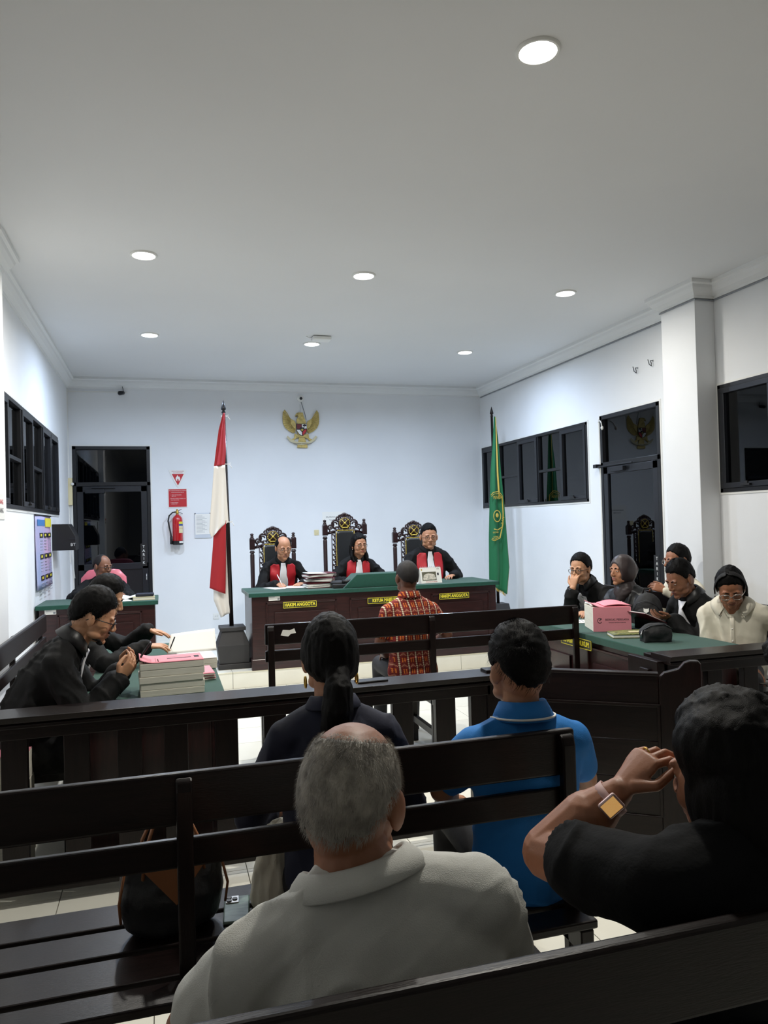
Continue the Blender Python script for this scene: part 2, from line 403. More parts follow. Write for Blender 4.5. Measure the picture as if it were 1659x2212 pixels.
benchR = make_bench('dark slatted bench along the right wall behind the green covered table', (3.985, 4.03, 0), math.pi/2)
benchD = make_bench('dark slatted bench at the far right edge under the person in red', (2.08, 2.05, 0), 0)
m = MB(); m.prism([(.10, -.0155, .895), (.115, -.0155, .93), (.16, -.0155, .925), (.19, -.0155, .935), (.20, -.0155, .905), (.165, -.0155, .9), (.15, -.0155, .885), (.12, -.0155, .89)], (0, .001, 0))
part(m.build('sticker_remains', M_paper, benchC), 'torn white sticker')
part(MB().box(1.33, 1.37, .431, .432, .345, .415).build('inventory_sticker', M_paper, benchC), 'small white inventory sticker')

# ------------------------------------------------------------------ railings and gate
def railing(label, x0, x1, y, posts, name='wooden_railing'):
    t = thing(name, label, 'railing', (0, 0, 0))
    m = MB(); pr = [(-.085, .775), (-.085, .79), (-.075, .795), (-.09, .80), (-.095, .825), (.095, .825), (.09, .80), (.075, .795), (.085, .79), (.085, .775)]
    m.prism([(x0, y+a, z) for a, z in pr], (x1-x0, 0, 0)).build('handrail', M_bench, t, bevel=.003)
    MB().box(x0+.02, x1-.02, y-.03, y+.03, .715, .775).build('top_rail', M_bench, t, bevel=.003)
    MB().box(x0+.02, x1-.02, y-.025, y+.025, .05, .13).build('bottom_rail', M_bench, t, bevel=.003)
    for a, b in posts: MB().box(a, b, y-.022, y+.022, 0 if b-a > .11 else .13, .716).build('baluster', M_benchz, t, bevel=.003)
    return t
bal = [(-1.14, -1.03)]+[(x, x+.105) for x in (-.93, -.69, -.46+.02, -.24+.02, -.02, .205, .43, .64, .855, 1.06, 1.285)]+[(1.475, 1.595)]
rl = railing('dark railing with flat balusters in front of the left table', XL+.01, 1.6, 3.6, bal)
MB().box(1.56, 1.64, 3.57, 3.65, 0, .84).build('end_post', M_benchz, rl, bevel=.004)
rr = railing('dark railing on the right, near end of the green covered table', 2.66, XR-.01, 3.66, [(2.67, 2.79)]+[(x, x+.1) for x in (2.95, 3.2, 3.45, 3.7, 3.95, 4.2, 4.42)])
MB().box(2.70, 2.86, 3.70, 3.88, 0, .80).build('end_post', M_benchz, rr, bevel=.004)
m = MB(); m.box(2.62, 2.67, 3.64, 3.92, .50, .79); m.box(2.6, 2.62, 3.70, 3.78, .55, .74); m.build('gate_stop', M_benchz, rr, bevel=.004)
for x in (2.83, 3.08, 3.33, 3.6): MB().box(x, x+.09, 3.64, 3.67, .60, .606).build('ledge_strip', M_bench, rr)
g = thing('swing_gate', 'dark panelled swing gate standing open with curved end stile', 'gate', (1.655, 3.56, 0), math.atan2(-.29, .41))
GL = .93
m = MB(); m.box(0, .07, -.02, .02, .02, .845); m.build('hinge_stile', M_benchz, g, bevel=.004)
m = MB(); prof = [(GL-.19, .02), (GL, .02), (GL, .90), (GL-.012, .915), (GL-.05, .915), (GL-.075, .905), (GL-.10, .875), (GL-.13, .865), (GL-.165, .855), (GL-.185, .835), (GL-.19, .81)]
m.prism([(a, -.024, z) for a, z in prof], (0, .048, 0)).build('end_stile', M_benchz, g, bevel=.006)
MB().box(.07, GL-.19, -.02, .02, .70, .845).build('top_rail', M_bench, g, bevel=.004)
MB().box(.07, GL-.19, -.026, .026, .838, .852).build('cap', M_bench, g, bevel=.004)
MB().box(.07, GL-.19, -.02, .02, .02, .17).build('bottom_rail', M_bench, g, bevel=.004)
for i in range(3): MB().box(.07, GL-.19, -.009, .009, .17+i*.178, .17+(i+1)*.178-.003).build('panel_board', M_bench, g, bevel=.002)
m = MB(); m.box(.06, .075, -.03, -.02, .17, .70); m.box(GL-.2, GL-.185, -.03, -.02, .17, .70); m.box(.06, GL-.185, -.03, -.02, .69, .705); m.build('panel_moulding', M_bench, g, bevel=.003)
for z in (.62, .22):
    m = MB(); m.lathe([(.009, z-.05), (.009, z+.05)], (-.012, -.012, 0), 10); m.lathe([(.006, z+.05), (.01, z+.06), (.004, z+.07)], (-.012, -.012, 0), 10)
    m.build('hinge', M_steel, g, True)

# ------------------------------------------------------------------ panelled desks with green cloth tops
def desk(name, label, x0, x1, y0, y1, z0, top, front, panels, skirt=.04):
    t = thing(name, label, 'desk', (0, 0, 0)); ov = .03
    # front: 'y-' (front face at y0) or 'x-' / 'x+'
    fp = {'y-': (x0, x1, y0, y0+.05), 'x-': (x0, x0+.05, y0, y1), 'x+': (x1-.05, x1, y0, y1)}[front]
    ends = ((x0, x0+.04, y0+.05, y1), (x1-.04, x1, y0+.05, y1)) if front == 'y-' else (((x0+.05, x1, y0, y0+.04), (x0+.05, x1, y1-.04, y1)) if front == 'x-' else ((x0, x1-.05, y0, y0+.04), (x0, x1-.05, y1-.04, y1)))
    MB().box(*fp, z0+.1, top-.03).build('front_panel', M_wood, t, bevel=.004)
    for q in ends: MB().box(*q, z0, top-.03).build('end_panel', M_woodz, t, bevel=.004)
    MB().box(x0, x1, y0, y1, top-.034, top-.0125).build('top_board', M_wood, t)
    MB().box(fp[0]-.012, fp[1]+.012, fp[2]-.012, fp[3]+.012, z0, z0+.11).build('plinth', M_wood, t, bevel=.006)
    m = MB(); a, b, c, d = x0-ov, x1+ov, y0-ov, y1+ov
    m.box(a, b, c, d, top-.012, top); m.build('cloth_top', M_green, t, bevel=.006)
    m = MB(); m.box(a, b, c, c+.004, top-skirt, top-.006); m.box(a, b, d-.004, d, top-skirt, top-.006); m.box(a, a+.004, c, d, top-skirt, top-.006); m.box(b-.004, b, c, d, top-skirt, top-.006)
    m.build('cloth_edge', M_green, t)
    def fr(u0, u1, za, zb, p, q, nm, mt=M_wood):
        m = MB()
        if front == 'y-': m.box(u0, u1, y0-q, y0-p, za, zb)
        elif front == 'x-': m.box(x0-q, x0-p, u0, u1, za, zb)
        else: m.box(x1+p, x1+q, u0, u1, za, zb)
        return m.build(nm, mt, t, bevel=.003)
    for (u0, u1, za, zb) in panels:
        w_ = .018
        for e in ((u0, u1, zb-w_, zb), (u0, u1, za, za+w_), (u0, u0+w_, za, zb), (u1-w_, u1, za, zb)): fr(*e, -.002, .012, 'panel_moulding')
        i = .085
        fr(u0+i, u1-i, za+i, zb-i-.02, -.002, .016, 'raised_panel')
    return t, fr
JD, jfr = desk('judges_desk', 'long dark panelled judges desk with green cloth top on the dais', .83, 3.50, 7.66+.03, 8.38, DA, .935, 'y-',
    [(.97, 1.70, .34, .835), (1.84, 2.62, .34, .835), (2.74, 3.42, .34, .835)])
def plate(parent, body, cx, cz, w_, h_, y, sz):
    MB().box(cx-w_/2, cx+w_/2, y-.006, y, cz-h_/2, cz+h_/2).build('name_plate', mat('plate_ground', S(52, 52, 34), .4), parent, bevel=.001)
    m = MB()
    for e in ((-w_/2, w_/2, h_/2-.004, h_/2), (-w_/2, w_/2, -h_/2, -h_/2+.004), (-w_/2, -w_/2+.004, -h_/2, h_/2), (w_/2-.004, w_/2, -h_/2, h_/2)): m.box(cx+e[0], cx+e[1], y-.0075, y-.005, cz+e[2], cz+e[3])
    m.build('plate_border', M_yellow, parent)
    text('lettering', body, sz, M_yellow, parent, face_M((cx, y-.0068, cz), (1, 0, 0), (0, 0, 1)), .0006, 1.0, .80, .0016)
plate(JD, 'HAKIM ANGGOTA', 1.315, .800, .345, .062, 7.66+.018, .047)
plate(JD, 'KETUA MAJELIS', 2.21, .795, .36, .062, 7.66+.018, .047)
plate(JD, 'HAKIM ANGGOTA', 3.00, .800, .345, .062, 7.66+.018, .047)
part(MB().box(1.00, 1.115, 7.684, 7.689, .852, .895).build('inventory_sticker', M_paper, JD), 'white inventory sticker')
m = MB(); m.box(1.01, 1.06, 7.6825, 7.684, .885, .889); m.box(1.09, 1.11, 7.6825, 7.684, .856, .872); m.build('sticker_print', M_grey, JD)
CD, cfr = desk('clerk_desk', 'dark panelled clerk desk with green cloth top in the back left corner', XL+.04, -.10, 7.72, 8.32, DA, .915, 'y-', [(-.98, -.22, .34, .82)])
part(MB().box(-1.09, -.99, 7.714, 7.719, .83, .875).build('inventory_sticker', M_paper, CD), 'white inventory sticker')
m = MB(); m.box(-1.08, -1.03, 7.712, 7.714, .862, .866); m.box(-1.015, -.995, 7.712, 7.714, .836, .853); m.build('sticker_print', M_grey, CD)
LT, _ = desk('prosecution_table', 'long green covered table on the left stacked with case files', -.38, .25, 3.78, 5.75, 0, .77, 'x+', [(3.95, 4.7, .2, .68), (4.85, 5.6, .2, .68)])
RT, _ = desk('defence_table', 'long green covered table on the right with pink file bundle', 2.915, 3.48, 4.02, 6.25, 0, .77, 'x-', [(4.2, 4.85, .2, .68), (5.0, 5.55, .2, .68), (5.65, 6.15, .2, .68)], skirt=.05)
for (ya, yb) in ((4.66, 4.92),):
    MB().box(2.865, 2.871, 4.72, 5.14, .665, .735).build('name_plate', mat('plate_ground_2', S(52, 52, 34), .4), RT)
    m = MB()
    for e in ((4.72, 5.14, .731, .735), (4.72, 5.14, .665, .669), (4.72, 4.724, .665, .735), (5.136, 5.14, .665, .735)): m.box(2.8635, 2.866, *e)
    m.build('plate_border', M_yellow, RT)
    text('lettering', 'PENASIHAT HUKUM', .048, M_yellow, RT, face_M((2.8642, 4.93, .70), (0, -1, 0), (0, 0, 1)), .0006, 1.0, .84, .0016)
# raised green covered document box on the judges desk
m = MB(); m.prism([(1.78, 7.70, .936), (1.93, 7.70, 1.075), (2.56, 7.70, 1.075), (2.56, 7.70, .936)], (0, .26, 0))
tag(m.build('cloth_covered_riser', M_green, None, bevel=.006), 'green cloth covered riser with sloping end before the centre judge', 'desk riser')

# ------------------------------------------------------------------ carved judge chairs
def arc(cx, cz, r, a0, a1, n=10, grow=0): return [(cx+(r+grow*i/n)*math.cos(R(a0+(a1-a0)*i/n)), 0, cz+(r+grow*i/n)*math.sin(R(a0+(a1-a0)*i/n))) for i in range(n+1)]
def make_throne(label, x, y, ht, group):
    # local: faces -y, ht = height of the crest foot (block top); floor = dais
    t = thing('carved_judge_chair', label, 'chair', (x, y, DA), 0, group); h = ht-DA; hw = .245
    for s in (-1, 1):
        m = MB(); px = s*hw
        m.box(px-.03, px+.03, -.03, .03, h-.125, h)
        m.lathe([(.03, h-.135), (.022, h-.142), (.03, h-.15), (.03, h-.162), (.02, h-.17), (.026, h-.19), (.024, .62), (.03, .60), (.03, .58)], (px, 0, 0), 14)
        m.box(px-.03, px+.03, -.03, .03, .36, .58); m.lathe([(.026, .36), (.02, .30), (.028, .2), (.018, .04), (.024, 0)], (px, 0, 0), 14)
        p = m.build('back_post', M_ebony, t, 'auto', bevel=.003)
        MB().lathe([(.028, h), (.03, h+.008), (.014, h+.016), (.026, h+.026), (.012, h+.034), (.020, h+.046), (.021, h+.054), (.014, h+.064), (.001, h+.068)], (px, 0, 0), 14).build('finial', M_ebony, p, True)
        fl = MB(); fl.box(px-.028, px+.028, -.50, -.445, .34, .46); fl.lathe([(.026, .34), (.018, .3), (.028, .18), (.018, .04), (.024, 0)], (px, -.472, 0), 14); fl.lathe([(.022, .46), (.028, .5), (.02, .6), (.024, .66)], (px, -.472, 0), 14)
        fl.build('front_leg', M_ebony, t, 'auto')
        MB().tube([(px, .0, .67), (px, -.2, .685), (px, -.40, .675), (px, -.50, .67), (px, -.54, .645), (px, -.52, .62)], [(.016, .03)]*4+[(.016, .024), (.012, .016)], 10, side=(0, 0, 1)).build('armrest', M_ebony, t, True)
    MB().box(-hw, hw, -.49, .01, .37, .43).build('seat_frame', M_ebony, t, bevel=.006)
    MB().ell((0, -.24, .44), (.215, .22, .05), seg=20, rings=8).build('seat_cushion', M_leather, t, True)
    # upholstered back with carved stiles and gold beading
    pt = h-.075; pw = .105
    m = MB(); m.prism([(-pw, 0, .50), (pw, 0, .50), (pw, 0, pt-.02), (pw-.03, 0, pt), (-pw+.03, 0, pt), (-pw, 0, pt-.02)], (0, -.045, 0)).build('back_cushion', M_leather, t, bevel=.018, seg=3)
    m = MB(); edge = [(-pw-.006, z) for z in np.arange(.5, pt-.01, .016)]+[(a, pt+.006) for a in np.arange(-pw+.01, pw-.005, .016)]+[(pw+.006, z) for z in np.arange(pt-.01, .5, -.016)]
    for a, z in edge: m.ell((a, -.03, z), (.0065, .0065, .009), seg=6, rings=4)
    m.build('gold_beading', M_gold, t, True)
    MB().box(-hw+.02, hw-.02, -.005, .012, .5, .56).build('lower_rail', M_ebony, t, bevel=.004)
    for s in (-1, 1):
        m = MB(); m.box(s*(pw+.012)-.006, s*(pw+.012)+.006, -.02, .015, .5, pt+.02); m.box(s*(pw+.056)-.005, s*(pw+.056)+.005, -.02, .015, .5, pt-.02)
        z = .54
        while z < pt-.06:
            m.tube([(s*(q[0]), -.004, q[2]) for q in arc(pw+.034, z, .016, 90, 330, 8)], .0065, 6, side=(0, 1, 0)); m.tube([(s*(pw+.016), -.004, z+.02), (s*(pw+.05), -.004, z+.045)], .007, 6); z += .062
        m.build('carved_stile', M_ebony, t, True)
    # crest: shoulders rising from the posts to the medallion
    m = MB(); zc = h+.02
    m.prism([(-hw+.03, .012, h-.115), (-pw, .012, h-.1), (-pw, .012, h-.075), (pw, .012, h-.075), (pw, .012, h-.1), (hw-.03, .012, h-.115), (hw-.03, .012, h-.085), (.10, .012, h-.05), (.075, .012, h-.045), (-.075, .012, h-.045), (-.10, .012, h-.05), (-hw+.03, .012, h-.085)], (0, -.024, 0))
    m.lathe([(.001, -.016), (.076, -.016), (.082, -.008), (.082, .012), (.001, .012)], (0, 0, zc+.0), 28, 'y')
    for s in (-1, 1):
        def A(cx, cz, r, a0, a1, th=.008, n=10, grow=0): m.tube([(s*p[0], -.002, p[2]) for p in arc(cx, cz, r, a0, a1, n, grow)], [th]*n+[th*.6], 7, side=(0, 1, 0))
        A(.115, h+.015, .042, -60, 150, .012); A(.118, h+.012, .020, 200, -60, .010); A(.175, h-.030, .030, -40, 210, .011); A(.172, h-.034, .012, 0, 300, .008)
        A(.205, h-.062, .022, 20, 230, .009); A(.14, h-.065, .035, 20, 190, .010); A(.10, h-.055, .03, 40, 250, .009); A(.155, h-.085, .05, 30, 150, .008); A(.075, h-.05, .028, 60, 280, .008)
        A(.055, h+.096, .02, -60, 170, .010); A(.03, h+.108, .018, -20, 200, .010); A(.082, h+.075, .02, -90, 120, .010); A(.02, h-.055, .025, 30, 160, .008)
    for a in (-60, -38, -18, 0, 18, 38, 60): m.ell((math.sin(R(a))*.078, -.002, zc+math.cos(R(a))*.098), (.014, .012, .02), Matrix.Rotation(R(a), 3, 'Y'), 8, 6)
    m.ell((0, -.002, zc+.108), (.03, .014, .02), seg=10, rings=6)
    m.build('carved_crest', M_ebony, t, True)
    m = MB()
    for a in range(-150, 151, 20):
        if abs(a) > 165: continue
        m.ell((math.sin(R(a))*.062, -.02, zc+math.cos(R(a))*.062), (.009, .006, .006), Matrix.Rotation(R(a), 3, 'Y'), 8, 5)
    for s in (-1, 1): m.tube([(s*.038, -.02, zc+.042), (-s*.042, -.02, zc-.042)], [.003, .006], 6); m.ell((s*.04, -.02, zc-.042), (.013, .006, .013), seg=8, rings=5)
    m.lathe([(.001, -.024), (.014, -.024), (.014, -.012), (.001, -.012)], (0, 0, zc), 14, 'y'); m.tube([(-.034, -.02, zc-.064), (-.02, -.022, zc-.054), (.02, -.022, zc-.054), (.034, -.02, zc-.064)], .006, 6)
    m.build('gold_emblem', M_gold, t, True)
    return t
thr = 'carved judge chairs'
make_throne('tall carved dark chair with black leather back, behind the woman judge', 2.11, 8.98, 1.60, thr)
make_throne('carved dark chair with gold emblem behind the balding judge who writes', 1.235, 8.98, 1.46, thr)
make_throne('carved dark chair with gold emblem behind the judge beside the desk calendar', 2.99, 8.98, 1.485, thr)
# ------------------------------------------------------------------ people
FR = np.array(Matrix.Rotation(.6, 3, 'X') @ Matrix.Rotation(.5, 3, 'Z'))
def vnoise(P, seed=0):
    P = np.asarray(P, float); i = np.floor(P).astype(np.int64); f = P-i; f = f*f*(3-2*f)
    def h(a, b, c):
        n = (a*374761393+b*668265263+c*1274126177+seed*97531) & 0xffffffff
        n = ((n ^ (n >> 13))*1274126177) & 0xffffffff
        return ((n ^ (n >> 16)) & 0xffff)/65535.0
    r = 0
    for dx in (0, 1):
        for dy in (0, 1):
            for dz in (0, 1):
                wt = (f[:, 0] if dx else 1-f[:, 0])*(f[:, 1] if dy else 1-f[:, 1])*(f[:, 2] if dz else 1-f[:, 2])
                r = r+wt*h(i[:, 0]+dx, i[:, 1]+dy, i[:, 2]+dz)
    return r*2-1
def fbm(P, seed=0, o=3):
    r = 0; a = 1
    for k in range(o): r = r+a*vnoise(P*(2**k), seed+k*17); a *= .5
    return r

def blob(mb, voxel, smooth=4):
    me = mb.mesh('tmp'); o = bpy.data.objects.new('tmp', me); COL.objects.link(o)
    r = o.modifiers.new('r', 'REMESH'); r.mode = 'VOXEL'; r.voxel_size = voxel; r.adaptivity = 0
    if smooth: s = o.modifiers.new('s', 'SMOOTH'); s.factor = .5; s.iterations = smooth
    dg = bpy.context.evaluated_depsgraph_get(); dg.update()
    out = bpy.data.meshes.new_from_object(o.evaluated_get(dg))
    COL.objects.unlink(o); bpy.data.objects.remove(o); bpy.data.meshes.remove(me)
    return out
def mesh_np(me):
    n = len(me.vertices); v = np.empty(n*3); me.vertices.foreach_get('co', v); v = v.reshape(-1, 3)
    nn = np.empty(n*3); me.vertices.foreach_get('normal', nn)
    return v, nn.reshape(-1, 3)
def displace(me, fn):
    v, n = mesh_np(me); v = v+n*fn(v, n)[:, None]; me.vertices.foreach_set('co', v.ravel()); me.update()
def join_meshes(name, ms):
    mb = MB()
    for me in ms:
        v, _ = mesh_np(me); mb.add(v.tolist(), [tuple(p.vertices) for p in me.polygons]); bpy.data.meshes.remove(me)
    return mb.mesh(name, fix=False)

def eloft(mb, secs, seg=20):     # secs: (centre, ax, ay, rx, ry); rounded ends added
    def ring(c, ax, ay, rx, ry): return [c+ax*(rx*math.cos(2*math.pi*k/seg))+ay*(ry*math.sin(2*math.pi*k/seg)) for k in range(seg)]
    rings = []
    c0, ax, ay, rx, ry = secs[0]; d = (secs[0][0]-secs[1][0]).normalized(); e = min(rx, ry)
    for t in (.97, .75, .4): rings.append(ring(c0+d*(e*.55*t), ax, ay, rx*math.sqrt(1-t*t), ry*math.sqrt(1-t*t)))
    for s in secs: rings.append(ring(*s))
    c0, ax, ay, rx, ry = secs[-1]; d = (secs[-1][0]-secs[-2][0]).normalized(); e = min(rx, ry)
    for t in (.4, .75, .97): rings.append(ring(c0+d*(e*.55*t), ax, ay, rx*math.sqrt(1-t*t), ry*math.sqrt(1-t*t)))
    mb.loft(rings)
def limb(mb, pts, rad, seg=14):
    pts = [Vector(p) for p in pts]; P = []; rr = []
    for i in range(len(pts)-1):      # resample for round joints
        n = 5
        for k in range(n):
            t = k/n; P.append(pts[i].lerp(pts[i+1], t)); rr.append(rad[i]+(rad[i+1]-rad[i])*t)
    P.append(pts[-1]); rr.append(rad[-1])
    for i, p in enumerate(pts): mb.ell(p, (rad[i],)*3, seg=seg, rings=8)
    for i in range(len(pts)-1):
        mb.tube([pts[i], pts[i+1]], [rad[i], rad[i+1]], seg)
def ik(A, W, l1, l2, pole):
    A, W, pole = Vector(A), Vector(W), Vector(pole); d = W-A; L = min(d.length, (l1+l2)*.995); u = d.normalized()
    a = (l1*l1-l2*l2+L*L)/(2*L); h = math.sqrt(max(0, l1*l1-a*a)); p = (pole-u*pole.dot(u)).normalized()
    return A+u*a+p*h, A+u*L

def hand(mb, W, d, n, side, curl=.5, spread=.10, thumb=.6, scale=1.0):
    W, d, n = Vector(W), Vector(d).normalized(), Vector(n); n = (n-d*n.dot(d)).normalized(); u = d.cross(n)*side; k = scale
    eloft(mb, [(W-d*.02*k, u, n, .026*k, .019*k), (W+d*.03*k, u, n, .034*k, .016*k), (W+d*.065*k, u, n, .042*k, .014*k), (W+d*.088*k, u, n, .041*k, .0115*k)], 14)
    C_ = curl if hasattr(curl, '__len__') else [curl]*4
    tips = []
    for i, (o, L) in enumerate(((.031, .072), (.0105, .08), (-.0105, .074), (-.031, .058))):
        p = W+d*((.086-.004*abs(i-1.3))*k)+u*(o*k); th = 0; pts = [p-d*.02*k, p]; c = C_[i]
        dd = (d+u*(spread*(1.2-i)*.9)).normalized()
        for sgm, (fr, bend) in enumerate(((.45, .75), (.31, 1.0), (.24, .7))):
            th += c*bend; p = p+(dd*math.cos(th)+n*math.sin(th))*(L*fr*k); pts.append(p)
        limb(mb, pts, [.0092*k, .0092*k, .0086*k, .0078*k, .0066*k], 10); tips.append(p)
    p = W+d*.022*k+u*.024*k; d1 = (d*.62+u*.7+n*.35*thumb).normalized(); p2 = p+d1*.042*k; d2 = (d*.85+u*(.5-.7*thumb)+n*.3*thumb).normalized(); p3 = p2+d2*.034*k; p4 = p3+(d2+d*.1-u*.15*thumb).normalized()*.024*k
    limb(mb, [p, p2, p3, p4], [.0145*k, .011*k, .0098*k, .0075*k], 10)
    return tips

SK = {k: mat('skin_'+k, S(*c), .5, noise=.10, nscale=14, sub=.15, bump=.08, bscale=220) for k, c in dict(a=(176, 124, 92), b=(156, 104, 76), c=(134, 90, 66), d=(196, 146, 112), e=(104, 66, 48), f=(184, 132, 100)).items()}
M_hair = mat('black_hair', S(9, 8, 8), .52, noise=.35, nscale=30, stretch=(6, 6, 1), bump=.4, bscale=120, spec=.12)
M_hairg = mat('grey_hair', S(160, 154, 144), .6, noise=.35, nscale=40, bump=.5, bscale=160)
M_stub = mat('cropped_hair', S(20, 16, 15), .75, noise=.3, nscale=60, bump=.4, bscale=260)
M_eyew = mat('eye_white', S(226, 220, 212), .25); M_iris = mat('iris', S(24, 15, 12), .15)
M_lip = mat('lip', S(150, 76, 70), .45); M_lipd = mat('lip_brown', S(120, 66, 56), .5)
M_robe = mat('black_robe', S(11, 11, 12), .8, noise=.2, nscale=8, bump=.2, bscale=140, spec=.3)
M_satin = mat('black_satin', S(17, 17, 19), .42, noise=.2, nscale=8, bump=.15, bscale=60)
M_shirtw = mat('white_cotton', S(228, 227, 222), .8, bump=.2, bscale=60, sheen=.1)
M_jabot = mat('white_pleated_bib', S(232, 232, 236), .8, bump=.9, bscale=9, stretch=(14, 1, .4))
M_ivory = mat('ivory_cotton', S(222, 216, 198), .75, bump=.25, bscale=40)
M_redrobe = mat('red_satin', S(182, 32, 42), .5, noise=.12, nscale=9, bump=.25, bscale=18)
M_trouser = mat('dark_trousers', S(26, 26, 30), .8, bump=.2, bscale=60)
M_shoe = mat('black_shoe', S(18, 16, 16), .35)
M_navy = mat('navy_cotton', S(20, 24, 46), .8, noise=.15, nscale=10, bump=.2, bscale=70)
M_bluep = mat('blue_pique', S(22, 112, 186), .8, noise=.08, nscale=12, bump=.3, bscale=500)
M_greyp = mat('grey_pique', S(208, 208, 202), .85, noise=.08, nscale=12, bump=.35, bscale=500)
M_blackt = mat('black_tshirt', S(12, 13, 15), .9, bump=.25, bscale=120, spec=.2)
M_hijab = mat('brown_black_scarf', S(52, 42, 42), .45, noise=.25, nscale=10, bump=.2, bscale=20)
M_spec = mat('spectacle_frame', S(24, 20, 22), .3); M_specs = mat('spectacle_frame_silver', S(200, 196, 190), .2, metal=.7)
M_lens = glass_mat('lens', (.95, .96, .97), ior=1.18)

THR = dict(short=[(0, .56), (35, .50), (58, .30), (72, -.05), (84, -.02), (96, .12), (112, -.12), (135, -.42), (180, -.56)],
           full=[(0, .50), (35, .44), (58, .18), (74, -.2), (86, -.1), (96, .08), (112, -.25), (135, -.52), (180, -.66)],
           bald=[(0, 2), (30, 2), (48, .62), (62, .2), (76, -.1), (92, .1), (112, -.15), (135, -.45), (180, -.58)],
           woman=[(0, .52), (35, .44), (60, .1), (74, -.35), (90, -.5), (112, -.7), (140, -.8), (180, -.9)])
HC, HR_ = Vector((0, -.014, .012)), (.077, .0965, .107)
def hair_cap(style, t, top=0, noise=.003, seed=1, seg=72, rings=48, bald_top=None, streak=(40, 40, 12), part_=None):
    vs = []; fs = []; D = []
    for i in range(rings+1):
        a = math.pi*i/rings
        for k in range(seg):
            b = 2*math.pi*k/seg; D.append((math.sin(a)*math.cos(b), math.sin(a)*math.sin(b), math.cos(a)))
    D = np.array(D); az = np.degrees(np.arctan2(np.abs(D[:, 0]), D[:, 1]))
    xs_, ys_ = zip(*THR[style]); thr = np.interp(az, xs_, ys_)+.05*vnoise(D*7, seed)
    m = np.clip((D[:, 2]-thr)/.09, 0, 1)
    if bald_top:
        cy, cz, r = bald_top; c = np.array([0, cy, cz]); c = c/np.linalg.norm(c)
        ang = np.degrees(np.arccos(np.clip(D@c, -1, 1))); m = m*np.clip((ang-r)/10, 0, 1)
    m = m*m*(3-2*m)
    tp = (.3, .7) if style != 'woman' else (.6, .4)
    th = t*(tp[0]+tp[1]*np.clip((D[:, 2]-thr)/.5, 0, 1))+top*np.clip(D[:, 2], 0, 1)**1.5
    off = m*th-(1-m)*.016+m*noise*fbm(D*np.array(streak)*.25, seed, 3)
    if part_ is not None: off = off-m*.006*np.exp(-((D[:, 0]-part_)/.05)**2)*(D[:, 2] > .3)
    P = np.array(HC)+D*(np.array(HR_)+off[:, None])
    for i in range(rings):
        for k in range(seg):
            j = (k+1) % seg; fs.append((i*seg+k, (i+1)*seg+k, (i+1)*seg+j, i*seg+j))
    return P, fs, D, m

